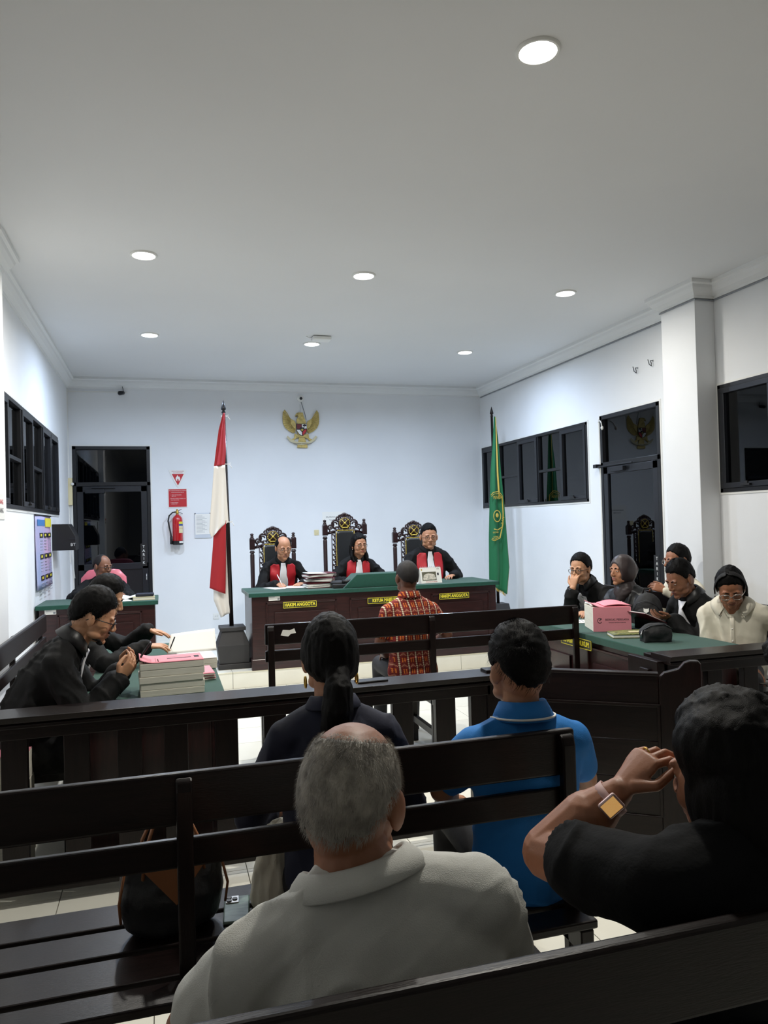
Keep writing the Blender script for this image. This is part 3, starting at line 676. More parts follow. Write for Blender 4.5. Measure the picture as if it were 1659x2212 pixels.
def person(label, top, *args, eyez=1.0, **kw_):
    global EYEZ
    EYEZ = eyez
    return person_(label, top, *args, **kw_)
EYEZ = 1.0
def person_(label, top, yaw, seat=.45, lean=(8, 8), side=0, head=(0, 0, 0), neckf=.03, bw=1.0, belly=0, arms=None, skin='b', cloth='robe', sleeve='long', M_c=None,
           hair=None, face=True, glasses=None, vox=.009, hvox=.0055, group=None, legs=True, hscale=1.0, earr=False, brow=True, lips=None, cvox=.011, foldamp=.006, knee=(.13, .46), seed=1, M_leg=None, cloth_name=None, fw=1.0, neckz=.05):
    Rt = Matrix.Rotation(R(side), 3, 'Y') @ Matrix.Rotation(-R(lean[0]), 3, 'X'); Rt2 = Matrix.Rotation(R(side), 3, 'Y') @ Matrix.Rotation(-R(lean[1]), 3, 'X')
    Rh = Matrix.Rotation(R(head[0]), 3, 'Z') @ Matrix.Rotation(-R(head[1]), 3, 'X') @ Matrix.Rotation(R(head[2]), 3, 'Y')
    hip = seat+.10
    hc_off = Rt2 @ Vector((0, neckf, neckz)) + Rh @ Vector((0, .0, .075))
    # torso length solved so that the crown comes to the wanted height
    k1 = (Rt @ Vector((0, 0, .28))+Rt2 @ Vector((0, 0, .24))).z
    crown = (Rh @ (HC+Vector((0, 0, HR_[2]))*1.0)).z*hscale
    sc = (top[2]-hip-hc_off.z-crown)/k1; sc = max(.78, min(1.22, sc))
    hip = top[2]-hc_off.z-crown-sc*k1
    P0 = Vector((0, 0, hip))
    def sp(s):
        s *= sc; return P0+(Rt @ Vector((0, 0, s)) if s <= .28*sc else Rt @ Vector((0, 0, .28*sc))+Rt2 @ Vector((0, 0, s-.28*sc)))
    Nb = sp(.52); Hc = Nb+hc_off
    rz = Matrix.Rotation(yaw, 3, 'Z'); off = rz @ Vector((Hc.x, Hc.y, 0))
    root = thing('person', label, 'person', (top[0]-off.x, top[1]-off.y, 0), yaw, group)
    inv = (Matrix.Translation(root.location) @ rz.to_4x4()).inverted(); rinv = rz.inverted()
    Hm = Matrix.Translation(Hc) @ Rh.to_4x4() @ Matrix.Diagonal((hscale, hscale, hscale, 1))
    # ---- arms
    sh = {s: sp(.405)+Rt2 @ Vector((s*.158*bw, 0, 0)) for s in (-1, 1)}
    A = {}
    for s, key in ((1, 'R'), (-1, 'L')):
        a = (arms or {}).get(key, {})
        if 'w' in a: Wt = inv @ Vector(a['w'])
        else: Wt = Vector((s*.13, .34, hip+.10))
        if 'e' in a: E = inv @ Vector(a['e']); W_ = Wt
        else: E, W_ = ik(sh[s], Wt, .29, .255, a.get('pole', (s*.8, -.5, -.7)))
        d = rinv @ Vector(a['d']) if 'd' in a else (Vector((-s*.35, .8, -.2)))
        n = rinv @ Vector(a['n']) if 'n' in a else Vector((0, 0, -1))
        A[s] = (E, W_, d, n, a)
    # ---- body mesh: head and neck, torso core, arms and hands
    m = MB()
    def he(c, r, rot=None): m.ell(Hm @ Vector((c[0]*fw, c[1], c[2])), Vector((r[0]*fw, r[1], r[2]))*hscale, (Rh @ rot) if rot else Rh, 20, 14)
    he((0, -.012, .03), (.075, .096, .087)); he((0, -.03, -.02), (.062, .066, .07)); he((0, .026, -.015), (.068, .064, .085)); he((0, .03, -.062), (.057, .056, .046)); he((0, .072, -.094), (.024, .02, .018))
    for s in (-1, 1):
        he((s*.036, .058, -.03), (.025, .022, .026)); he((s*.028, .078, .024), (.026, .010, .009)); he((s*.03, .0775, .007), (.017, .010, .0045))
        he((s*.077, -.010, -.008), (.009, .020, .033), Matrix.Rotation(R(12), 3, 'X') @ Matrix.Rotation(R(-s*18), 3, 'Z')); he((s*.011, .098, -.031), (.010, .010, .008)); he((s*.045, .03, -.07), (.018, .03, .02))
    m.tube([Hm @ Vector((0, .082, .02)), Hm @ Vector((0, .096, -.008)), Hm @ Vector((0, .107, -.026))], [.008*hscale, .010*hscale, .0115*hscale], 10)
    he((0, .1045, -.028), (.012, .010, .010)); he((0, .084, -.055), (.027, .012, .008)); he((0, .082, -.067), (.024, .012, .008))
    nk = Hm @ Vector((0, -.018, -.05))
    limb(m, [nk, Nb+Rt2 @ Vector((0, .005, 0)), sp(.44)], [.053*hscale, .058*bw, .07*bw])
    eloft(m, [(sp(s_), Rt2 @ Vector((1, 0, 0)), Rt2 @ Vector((0, 1, 0)), rx*bw, ry) for s_, rx, ry in ((.2, .12, .085), (.36, .14, .085), (.45, .13, .065))], 16)
    ms = [blob(m, hvox, 3)]
    for s in (1, -1):
        E, W_, d, n, a = A[s]; m = MB(); lo = .10 if sleeve == 'long' else 1
        up = E.lerp(sh[s], .75 if sleeve != 'long' else .12)
        limb(m, [up, E, W_.lerp(E, .45), W_], [.047*bw, .041*bw, .042*bw, .028])
        hand(m, W_+(W_-E).normalized()*.005, d, n, s, a.get('curl', .35), a.get('spread', .1), a.get('thumb', .6), a.get('hs', 1))
        ms.append(blob(m, a.get('vox', .005), 3))
    body = join_meshes('body', ms); body.materials.append(SK[skin]); bo = obj('body', body, root, True)
    # ---- clothing
    c = MB(); up_ = []
    T = ((-.10, .165, .125, 0), (0, .178, .135, 0), (.10, .168, .122+belly*.6, belly*.5), (.2, .166, .118+belly, belly*.7), (.30, .172, .118+belly*.5, belly*.3), (.37, .172, .110, 0), (.42, .150, .094, -.004), (.465, .105, .078, -.004), (.495, .070, .064, 0))
    rb = 1.06 if cloth == 'robe' else 1.0
    for s_, rx, ry, yo in T:
        Q = Rt if s_ <= .2 else Rt2
        up_.append((sp(s_)+Q @ Vector((0, yo, 0)), Q @ Vector((1, 0, 0)), Q @ Vector((0, 1, 0)), rx*bw*rb, ry*rb))
    eloft(c, up_, 28)
    for s in (1, -1):
        E, W_, d, n, a = A[s]
        limb(c, [Nb+Rt2 @ Vector((s*.03, -.012, -.045)), sh[s]+Rt2 @ Vector((0, -.004, .0))], [.056*bw, .060*bw])
        if sleeve == 'long':
            if cloth == 'robe':
                cuff = W_.lerp(E, a.get('cuff', .06)); limb(c, [sh[s], E, cuff], [.064*bw, .058, .056])
            else: cuff = W_.lerp(E, a.get('cuff', .03)); limb(c, [sh[s], E, cuff], [.061*bw, .050, .038])
        else:
            q = sh[s].lerp(E, a.get('slv', .66)); limb(c, [sh[s], q], [.063*bw, .060*bw])
    if cloth == 'robe':   # skirt of the robe over the lap
        for s in (1, -1): limb(c, [P0+Vector((s*.08, 0, -.01)), P0+Vector((s*.12, .40, -.01))], [.115, .095])
        c.ell(P0+Vector((0, .22, 0)), (.16, .24, .09), seg=16, rings=10)
    cm = blob(c, cvox, 5)
    st = np.array([9, 9, 4.5])
    fa = foldamp*(1.5 if cloth == 'robe' else 1)
    displace(cm, lambda v, n: fa*.8*fbm(v*st, seed, 3)+fa*1.5*np.clip(1-2.2*np.abs(fbm(v*np.array([8, 8, 4])+9, seed+5, 2)), 0, 1)**2+fa*(.7 if cloth == 'robe' else .3)*np.clip(1-3*np.abs(vnoise((v@FR)*np.array([5, 26, 10]), seed+3)), 0, 1)-fa*.5)
    cname = cloth_name or {'robe': 'robe', 'polo': 'polo_shirt', 'shirt': 'shirt', 'tee': 't_shirt'}[cloth]
    cm.materials.append(M_c or M_robe); co = obj(cname, cm, root, True)
    v, _ = mesh_np(cm); bvh = BVHTree.FromPolygons([Vector(q) for q in v], [tuple(p.vertices) for p in cm.polygons])
    # ---- legs
    if legs:
        Mt = M_leg or M_trouser
        for s in (1, -1):
            l = MB(); kn = Vector((s*knee[0], knee[1], hip-.02)); an = Vector((s*knee[0], knee[1]+.02, .09+(DA if seat > .55 else 0)))
            limb(l, [P0+Vector((s*.085, .0, -.02)), kn, an], [.088, .064, .05]); lm = blob(l, .014, 3); lm.materials.append(Mt); obj('trouser_leg', lm, root, True)
            sh_ = MB(); z0 = an.z-.09; sh_.ell((an.x, an.y+.07, z0+.045), (.042, .13, .04), seg=16, rings=8); sh_.ell((an.x, an.y-.01, z0+.06), (.038, .05, .055), seg=12, rings=8); sh_.box(an.x-.036, an.x+.036, an.y-.05, an.y+.17, z0+.004, z0+.03)
            sm = blob(sh_, .009, 3); sm.materials.append(M_shoe); obj('shoe', sm, root, True)
    # ---- face
    if face:
        for s in (1, -1):
            e = MB(); e.ell(Hm @ Vector((s*.030, .0795, .002)), Vector((.0115, .0062, .0048*EYEZ))*hscale, Rh, 12, 8); e.cur = 1
            e.ell(Hm @ Vector((s*.030+a_iris, .0838, .002-(1-EYEZ)*.003)), Vector((.0054, .0028, .0046*EYEZ))*hscale, Rh, 10, 6)
            e.build('eye', [M_eyew, M_iris], root, True, fix=False)
            if brow:
                b = MB(); b.tube([Hm @ Vector(q) for q in ((s*.013, .089, .021), (s*.028, .088, .0265), (s*.047, .074, .021))], [(.0022, .0038), (.0026, .0042), (.0015, .002)], 8, side=Rh @ Vector((0, 1, 0))); b.build('eyebrow', M_hair, root, True)
        l = MB(); l.ell(Hm @ Vector((0, .0872, -.0555)), Vector((.023, .0105, .0045))*hscale, Rh, 14, 8); l.ell(Hm @ Vector((0, .0852, -.0655)), Vector((.020, .0105, .0055))*hscale, Rh, 14, 8); l.build('lips', lips or M_lipd, root, True)
    # ---- hair
    if hair:
        h = dict(hair); mh = h.pop('mat', M_hair); nm = h.pop('name', 'hair'); ex = h.pop('extra', None); ns = h.pop('strands', None)
        Pn, fs, D, mk = hair_cap(seed=seed, **h)
        hb = MB(); hb.add([Hm @ Vector(p) for p in Pn], fs); hm = hb.mesh(nm, False)
        if ex:
            e = MB(); e.add([Hm @ Vector(p) for p in Pn], fs); ex(e, Hm, Rh, Rt2, Nb); bpy.data.meshes.remove(hm); hm = blob(e, .006, 3)
            displace(hm, lambda v, n: .0024*fbm(v*np.array([110, 110, 16]), seed, 3)+.004*fbm(v*np.array([22, 22, 8]), seed+2, 2))
        hm.materials.append(mh); ho = obj(nm, hm, root, True)
        if ns:
            cnt, ln, wd, dirf, msr = ns; sb = MB(); idx = np.where(mk > .35)[0]; r_ = np.random.default_rng(seed); pick = r_.choice(idx, cnt)
            for i in pick:
                nrm = Vector(D[i]); j = Vector(r_.normal(0, .035, 3)); dv = (nrm+j).normalized()
                base = HC+Vector([dv[q]*(HR_[q]+h['t']*.75+h.get('top', 0)*max(0, dv.z)**1.5) for q in range(3)])
                g = Vector(dirf(dv)); g = g+Vector(r_.normal(0, .14, 3)); L = ln*(.6+.6*r_.random())
                g = (g-dv*g.dot(dv)*(1 if g.dot(dv) < 0 else .6)); mid = base+(g*.5+dv*.04)*L; tip = base+(g-dv*.5*L/.09)*L if ln > .02 else base+(g+dv*.35)*L; sd = g.cross(dv)
                if sd.length < 1e-4: continue
                sd = sd.normalized()*wd
                sb.add([Hm @ (base+sd), Hm @ (base-sd), Hm @ (mid-sd*.8), Hm @ (mid+sd*.8), Hm @ tip], [(0, 1, 2, 3), (3, 2, 4)])
            sm = sb.mesh('hair_strands', False); sm.materials.append(msr); so = obj('hair_strands', sm, root); so['kind'] = 'stuff'
    if glasses:
        gl = MB(); gm, gw, gh, gr = glasses
        for s in (1, -1):
            pts = [Hm @ Vector((s*.0335+gw*math.copysign(abs(math.cos(t))**.7, math.cos(t)), .099-abs(s*.0335+gw*math.cos(t))*.12, -.002+gh*math.copysign(abs(math.sin(t))**.7, math.sin(t)))) for t in [2*math.pi*q/22 for q in range(22)]]
            gl.tube(pts, gr, 6, closed=True, side=Rh @ Vector((0, 1, 0)))
            gl.tube([Hm @ Vector((s*(.0335+gw), .094, .003)), Hm @ Vector((s*.078, .05, .004)), Hm @ Vector((s*.082, -.01, .002)), Hm @ Vector((s*.08, -.03, -.016))], gr, 6)
        gl.tube([Hm @ Vector((-.0335+gw, .098, .002)), Hm @ Vector((0, .104, .006)), Hm @ Vector((.0335-gw, .098, .002))], gr, 6)
        go = gl.build('glasses', gm, root, True)
        for s in (1, -1):
            lm = MB(); lm.add([Hm @ Vector((s*.0335+gw*.97*math.cos(t), .098-abs(s*.0335+gw*math.cos(t))*.12, -.002+gh*.97*math.sin(t))) for t in [2*math.pi*q/18 for q in range(18)]], [tuple(range(18))]); lm.build('lens', M_lens, go)
    return dict(root=root, bvh=bvh, Hm=Hm, Rh=Rh, Rt=Rt, Rt2=Rt2, sp=sp, Nb=Nb, A=A, sh=sh, Hc=Hc, cloth=co, inv=inv, P0=P0, sc=sc, bw=bw)
a_iris = 0
def patch(p, name, m, rows, off=.005, thick=.004, nu=8, sgn=1, smooth=True):
    # rows: (s along spine, xl, xr) ; projected on the clothing from the front (sgn=1) or the back
    G = []
    for s, xl, xr in rows:
        c = p['sp'](s); Q = p['Rt2'] if s > .2 else p['Rt']; r_ = []
        for i in range(nu+1):
            x = xl+(xr-xl)*i/nu; o = c+Q @ Vector((x, sgn*.6, 0)); dr = Q @ Vector((0, -sgn, 0))
            hit, nrm, _, _ = p['bvh'].ray_cast(o, dr)
            if hit is not None and ((hit-c).dot(Q @ Vector((0, sgn, 0)))) > .185: hit = c+Q @ Vector((x, sgn*.135*math.sqrt(max(.1, 1-(x/.19)**2)), 0)); nrm = Q @ Vector((x*2, sgn, 0)).normalized()
            if hit is None:
                hit, nrm, _, _ = p['bvh'].find_nearest(c+Q @ Vector((x, sgn*.06, 0)))
            r_.append((hit+nrm*off, nrm))
        G.append(r_)
    # light smoothing
    for _ in range(2):
        H = [[G[j][i][0] for i in range(nu+1)] for j in range(len(G))]
        for j in range(1, len(G)-1):
            for i in range(1, nu):
                a = (H[j-1][i]+H[j+1][i]+H[j][i-1]+H[j][i+1])/4
                G[j][i] = (H[j][i]*.5+a*.5+G[j][i][1]*.0008, G[j][i][1])
    mb = MB(); n = nu+1; J = len(G)
    vs = [q[0] for r_ in G for q in r_]+[q[0]-q[1]*thick for r_ in G for q in r_]; N_ = J*n
    fs = [(j*n+i, j*n+i+1, (j+1)*n+i+1, (j+1)*n+i) for j in range(J-1) for i in range(nu)]
    fs += [tuple(k+N_ for k in f[::-1]) for f in fs]
    bd = [i for i in range(nu)]+[j*n+nu for j in range(J-1)]+[(J-1)*n+i for i in range(nu, 0, -1)]+[j*n for j in range(J-1, 0, -1)]
    fs += [(bd[i], bd[i]+N_, bd[(i+1) % len(bd)]+N_, bd[(i+1) % len(bd)]) for i in range(len(bd))]
    mb.add(vs, fs); return mb.build(name, m, p['root'], smooth)
def rows(*k, n=4):
    out = []
    for a, b in zip(k, k[1:]):
        for i in range(n): t = i/n; out.append(tuple(a[q]+(b[q]-a[q])*t for q in range(3)))
    return out+[k[-1]]
def collar(p, m, h=.045, r=.066, flare=.03, gap=22, name='collar', tip=None, pts=.0, zoff=-.052):
    Q = p['Rt2']; N = p['Nb']; mb = MB(); n = 36; st = p['bw']
    def ring(rr, z, back=.010):
        out = []
        for i in range(n+1):
            a = R(90+gap+(360-2*gap)*i/n); fr = max(0, math.sin(a))
            out.append(N+Q @ Vector((rr*st*math.cos(a), rr*.98*math.sin(a)-.004, z+back*(1-fr)-.028*fr*fr-(pts*max(0, fr-.55)*2 if z < h*.5 else 0))))
        return out
    zoff += .008; flare += .006
    prof = [(r-.002, zoff), (r-.003, h*.6+zoff+.02), (r, h+zoff+.02), (r+.006, h+zoff+.018), (r+flare*.6, h*.45+zoff+.02), (r+flare, zoff+.012), (r+flare-.004, zoff+.008), (r+.002, h*.5+zoff+.01)]
    rs = [ring(a, z) for a, z in prof]
    mb.loft(rs, cap=False, closed=False); o = mb.build(name, m, p['root'], True)
    if tip:
        t = MB(); t.tube([q+Q @ Vector((0, 0, .006)) for q in ring(r+flare+.0005, zoff+.013)], .0035, 6); t.build('collar_stripe', tip, o, True)
    return o
def watch(p, s, m_band, m_face, wd=.012, t=.07, screen=None, face_n=None):
    E, W_, d, n, a = p['A'][s]; c = W_.lerp(E, t); ax = (W_-E).normalized(); nn = Vector(face_n) if face_n is not None else -n; nn = (nn-ax*nn.dot(ax)).normalized(); u = ax.cross(nn)
    mb = MB(); k = 20; r = .034
    prof = [(-wd, r), (-wd, r+.003), (wd, r+.003), (wd, r)]
    rings = [[c+ax*z+(nn*math.cos(2*math.pi*i/k)+u*math.sin(2*math.pi*i/k))*q for z, q in prof] for i in range(k)]
    mb.loft(rings+[rings[0]], cap=False); w_ = mb.build('wristwatch', m_band, p['root'], True)
    f = MB(); f.obox(c+nn*(r+.006), ax*.021, u*.018, nn*.006); f.build('watch_case', m_face, w_, bevel=.005, seg=3)
    if screen: f = MB(); f.obox(c+nn*(r+.0123), ax*.0165, u*.0135, nn*.0005); f.build('watch_face', screen, w_)
    return w_
PI = math.pi
# judges
def judge_dress(p, w_=1.0):
    for s in (1, -1):
        k = s*w_
        patch(p, 'red_panel', M_redrobe, [(a, min(b*k, c*k), max(b*k, c*k)) for a, b, c in rows((.468, .045, .105), (.44, .040, .138), (.36, .042, .146), (.25, .048, .138), (.14, .052, .112), (.05, .055, .09))], off=.006, thick=.006)
    patch(p, 'white_bib', M_jabot, rows((.485, -.022, .022), (.40, -.036, .036), (.25, -.048, .048), (.10, -.056, .056)), off=.012, thick=.006)
    collar(p, M_robe, h=.03, r=.066, flare=.018, gap=14)
p = person('balding judge in black and red robe writing on papers at the left', (1.275, 8.44, 1.487), PI, seat=.64, lean=(20, 24), head=(8, 14, 0), hscale=1.08, skin='f', cloth='robe', seed=3,
    arms=dict(R=dict(w=(1.17, 8.30, .972), d=(.45, -.85, -.12), n=(.1, .2, -1), curl=.75, thumb=1), L=dict(w=(1.47, 8.31, .968), d=(-.72, -.6, -.1), n=(0, .1, -1), curl=.25)),
    hair=dict(style='bald', t=.009, bald_top=(.35, .9, 42), noise=.002), glasses=(M_spec, .021, .019, .0016))
judge_dress(p)
def long_hair(e, Hm, Rh, Rt2, Nb):
    for s in (-1, 1):
        e.tube([Hm @ Vector((s*.045, -.04, .07)), Hm @ Vector((s*.068, -.035, .0)), Hm @ Vector((s*.076, -.03, -.06)), Hm @ Vector((s*.085, .0, -.13)), Hm @ Vector((s*.08, .03, -.175))], [.022, .022, .022, .024, .014], 12)
    e.tube([Hm @ Vector((0, -.09, .0)), Hm @ Vector((0, -.095, -.08)), Hm @ Vector((0, -.085, -.15))], [(.075, .03), (.085, .03), (.07, .02)], 14, side=(1, 0, 0))
p = person('woman judge with dark hair and glasses in black and red robe', (2.155, 8.46, 1.485), PI, seat=.64, lean=(16, 20), side=-3, head=(10, 2, 2), hscale=1.05, bw=.93, skin='a', cloth='robe', seed=5,
    arms=dict(R=dict(w=(1.93, 8.27, .975), d=(.8, -.5, 0)), L=dict(w=(2.42, 8.27, .975), d=(-.8, -.5, 0))), lips=M_lip,
    hair=dict(style='woman', t=.012, top=.008, extra=long_hair), glasses=(M_spec, .021, .019, .0013))
judge_dress(p, .95)
m = MB(); m.ell(p['Hm'] @ Vector((.079, -.004, -.042)), (.004, .004, .004), seg=8, rings=6); m.build('earring', M_paper, p['root'], True)
p = person('heavy set judge with short black hair and glasses sitting at the right', (3.0, 8.44, 1.568), PI, seat=.64, lean=(8, 10), head=(-8, 6, 0), hscale=1.15, fw=1.10, bw=1.22, belly=.04, skin='f', cloth='robe', seed=8,
    arms=dict(R=dict(w=(2.82, 8.28, .975), d=(.7, -.6, 0)), L=dict(w=(3.24, 8.28, .975), d=(-.7, -.6, 0))),
    hair=dict(style='short', t=.012, top=.014, noise=.002, strands=(1200, .018, .0008, lambda d: (.5, .1, -.4), M_hair)), glasses=(M_spec, .022, .016, .0019))
judge_dress(p, 1.12)
# clerk
p = person('clerk in black robe and glasses on the pink chair looking right', (-.645, 8.70, 1.345), PI, seat=.61, lean=(4, 6), head=(48, 8, 0), hscale=1.05, bw=1.05, skin='c', cloth='robe', seed=11,
    arms=dict(L=dict(w=(-.44, 8.28, .95), d=(.1, -.9, -.1)), R=dict(w=(-.86, 8.28, .95), d=(.2, -.9, -.1))),
    hair=dict(style='short', t=.004, noise=.001, mat=M_stub, bald_top=(.75, .6, 34)), glasses=(M_spec, .021, .015, .002))
collar(p, M_robe, h=.03, r=.066, flare=.02, gap=14)
# prosecution
p1 = person('bearded man in black robe and glasses reading a phone at the left table', (-.345, 4.07, 1.29), -PI/2, seat=.45, lean=(26, 34), head=(2, 24, 0), hscale=1.06, bw=1.08, belly=.02, skin='d', cloth='robe', seed=13, hvox=.0045,
    arms=dict(R=dict(w=(-.235, 3.97, .865), d=(.62, .22, .62), n=(-.5, .7, .4), curl=.55, thumb=.9, vox=.004, pole=(.5, -.2, -1)), L=dict(w=(-.235, 4.16, .87), d=(.62, -.25, .62), n=(-.5, -.7, .4), curl=.55, thumb=.9, vox=.004, pole=(-.5, -.2, -1))),
    eyez=.55,
    hair=dict(style='full', t=.014, top=.020, noise=.003, streak=(60, 60, 60), strands=(2200, .014, .0008, lambda d: (0, .5 if d.z > .5 else -.2, .2 if d.z > .5 else -.8), M_hair)), glasses=(M_spec, .022, .018, .0022), cvox=.010)
patch(p1, 'white_bib', M_jabot, rows((.49, -.03, .03), (.40, -.045, .045), (.2, -.05, .05)), off=.016, thick=.008)
collar(p1, M_satin, h=.05, r=.066, flare=.03, gap=20)
m = MB(); Hm, Rh = p1['Hm'], p1['Rh']
for c, r in (((0, .068, -.098), (.03, .022, .018)), ((.034, .045, -.088), (.016, .028, .009)), ((-.034, .045, -.088), (.016, .028, .009)), ((0, .089, -.047), (.026, .010, .005)), ((0, .084, -.08), (.010, .008, .010))): m.ell(Hm @ Vector(c), r, Rh, 12, 8)
bm_ = blob(m, .004, 2); displace(bm_, lambda v, n: .0015*fbm(v*160, 3, 2)); bm_.materials.append(M_stub); obj('beard', bm_, p1['root'], True)
m = MB(); c = p1['A'][1][1].lerp(p1['A'][1][0], .08); ax = (p1['A'][1][1]-p1['A'][1][0]).normalized(); q1 = ax.orthogonal().normalized(); q2 = ax.cross(q1)
m.tube([c+(q1*math.cos(t)+q2*math.sin(t))*.0315 for t in [2*PI*i/18 for i in range(18)]], .0022, 6, closed=True); m.build('bracelet', mat('brown_cord', S(96, 52, 34), .7), p1['root'], True)
watch(p1, -1, M_steel, M_steel)
p2 = person('man in black robe turning pages behind the bearded man at the left table', (-.36, 5.10, 1.295), -PI/2, seat=.45, lean=(22, 30), head=(-4, 26, 0), hscale=1.06, skin='d', cloth='robe', seed=17,
    arms=dict(L=dict(w=(-.115, 5.13, .955), d=(.9, -.18, -.22), n=(-.1, -.1, -1), curl=.22, vox=.004, thumb=.4, spread=.2), R=dict(w=(-.125, 4.88, .885), d=(.92, .0, -.02), n=(0, .15, -1), curl=.35, vox=.004, thumb=.9, spread=.2)),
    eyez=.55,
    hair=dict(style='full', t=.013, top=.018, noise=.003, streak=(60, 60, 60), strands=(1800, .014, .0008, lambda d: (0, .5 if d.z > .5 else -.2, .2 if d.z > .5 else -.8), M_hair)))
patch(p2, 'white_bib', M_jabot, rows((.49, -.03, .03), (.40, -.04, .04), (.2, -.05, .05)), off=.016, thick=.008)
collar(p2, M_satin, h=.04, r=.066, flare=.025, gap=20); watch(p2, -1, M_steel, M_steel)
# defence side
p = person('man in black robe and glasses resting his chin on his hand at the right table', (3.58, 6.04, 1.275), R(114), seat=.45, lean=(24, 30), head=(6, 6, 0), hscale=1.08, skin='d', cloth='robe', seed=19,
    arms=dict(R=dict(w=(3.455, 5.965, .985), e=(3.45, 6.02, .80), d=(.22, .10, .95), n=(.85, .45, .1), curl=.45, thumb=.5, cuff=.22), L=dict(w=(3.44, 5.74, .80), d=(-.6, -.5, -.05), n=(0, 0, -1), curl=.2)),
    hair=dict(style='short', t=.011, top=.012, noise=.002, strands=(1200, .016, .0008, lambda d: (.3, -.3, -.4), M_hair)), glasses=(M_spec, .023, .017, .0022))
patch(p, 'white_bib', M_jabot, rows((.48, -.025, .025), (.35, -.045, .045), (.15, -.05, .05)), off=.012, thick=.006); collar(p, M_satin, h=.045, flare=.03, gap=18)
watch(p, 1, M_black, M_black, t=.12, face_n=(.2, 1, 0))
def hijab_cap(e, Hm, Rh, Rt2, Nb): pass
p = person('woman in black robe and dark brown headscarf at the right table', (3.63, 5.47, 1.285), R(101), seat=.45, lean=(10, 12), head=(-2, 2, 0), hscale=1.04, bw=.98, skin='a', cloth='robe', seed=23, M_c=M_satin, lips=M_lip, brow=True,
    arms=dict(L=dict(w=(3.44, 5.35, .83), d=(-.7, .3, -.2)), R=dict(w=(3.44, 5.62, .83), d=(-.7, -.3, -.2))))
Hm, Rh = p['Hm'], p['Rh']; e = MB(); vs_, fs_ = [], []; sg, rg = 64, 44
for i in range(rg+1):
    a = PI*i/rg
    for k in range(sg):
        b = 2*PI*k/sg; D = Vector((math.sin(a)*math.cos(b), math.sin(a)*math.sin(b), math.cos(a)))
        q = Vector((D.x*.092, D.y*.112-.012, D.z*.128))
        fo = (q.x/.056)**2+((q.z+.018)/.078)**2
        if D.y > 0 and fo < 1.25: q *= (.80 if fo < 1 else .80+.2*(fo-1)/.25)
        q += D*(.004*vnoise(np.array([[q.x*30, q.y*30, q.z*22]]), 4)[0]); vs_.append(Hm @ q)
for i in range(rg):
    for k in range(sg): j = (k+1) % sg; fs_.append((i*sg+k, (i+1)*sg+k, (i+1)*sg+j, i*sg+j))
e.add(vs_, fs_); e.build('headscarf', M_hijab, p['root'], True)
e = MB(); N = p['Nb']; Q = p['Rt2']
eloft(e, [(Hm @ Vector((0, -.005, -.075)), Rh @ Vector((1, 0, 0)), Rh @ Vector((0, 1, 0)), .066, .082), (N+Q @ Vector((0, .012, .02)), Q @ Vector((1, 0, 0)), Q @ Vector((0, 1, 0)), .078, .078), (N+Q @ Vector((0, .015, -.05)), Q @ Vector((1, 0, 0)), Q @ Vector((0, 1, 0)), .10, .10), (N+Q @ Vector((0, .03, -.10)), Q @ Vector((1, 0, 0)), Q @ Vector((0, 1, 0)), .06, .10)], 24)
e.ell(Hm @ Vector((.0, -.105, .0)), (.055, .04, .06), Rh, 14, 10)
sm = blob(e, .008, 4); displace(sm, lambda v, n: .006*fbm(v*np.array([20, 20, 30]), 5, 3)); sm.materials.append(M_hijab); obj('scarf_drape', sm, p['root'], True)
patch(p, 'white_bib', M_jabot, rows((.43, -.02, .028), (.30, -.035, .03), (.12, -.05, .03)), off=.014, thick=.006)
p = person('man in white shirt and glasses seated in the second row at the right', (4.20, 5.52, 1.345), R(92), knee=(.11, .30), seat=.45, lean=(6, 8), head=(-4, 4, 0), hscale=1.08, bw=1.05, skin='b', cloth='shirt', M_c=M_ivory, seed=29,
    arms=dict(L=dict(w=(3.92, 5.30, .99), d=(-.6, .4, .3), n=(.4, .5, -.6), curl=.6), R=dict(w=(4.02, 5.64, .70))), hair=dict(style='short', t=.010, top=.012), glasses=(M_specs, .023, .018, .002))
collar(p, M_ivory, h=.04, flare=.032, gap=12, pts=.02)
p4 = person('man in black robe looking down into a maroon folder at the right table', (3.60, 4.70, 1.262), R(96), seat=.45, lean=(16, 24), head=(0, 24, 0), hscale=1.08, bw=1.06, skin='c', cloth='robe', seed=31, hvox=.005,
    arms=dict(L=dict(w=(3.485, 4.66, .865), d=(-.92, .2, .12), n=(.1, .3, 1), curl=.4, vox=.004, thumb=.7), R=dict(w=(3.56, 4.95, .66))),
    eyez=.5,
    hair=dict(style='short', t=.006, top=.020, noise=.0025, strands=(1500, .016, .0008, lambda d: (0, .5 if d.z > .5 else -.2, .2 if d.z > .5 else -.8), M_hair)))
patch(p4, 'white_bib', M_jabot, rows((.49, -.03, .035), (.38, -.045, .045), (.15, -.05, .05)), off=.014, thick=.008); collar(p4, M_satin, h=.05, flare=.034, gap=24)
def bob_hair(e, Hm, Rh, Rt2, Nb):
    for s in (-1,): e.tube([Hm @ Vector((s*.03, -.06, .07)), Hm @ Vector((s*.066, -.055, .01)), Hm @ Vector((s*.078, -.055, -.06)), Hm @ Vector((s*.08, -.06, -.12)), Hm @ Vector((s*.08, -.05, -.155))], [.024, .022, .024, .022, .010], 12)
    e.tube([Hm @ Vector((-.01, -.085, .0)), Hm @ Vector((-.03, -.09, -.08)), Hm @ Vector((-.05, -.09, -.16))], [(.07, .03), (.07, .03), (.06, .015)], 14, side=(1, 0, 0))
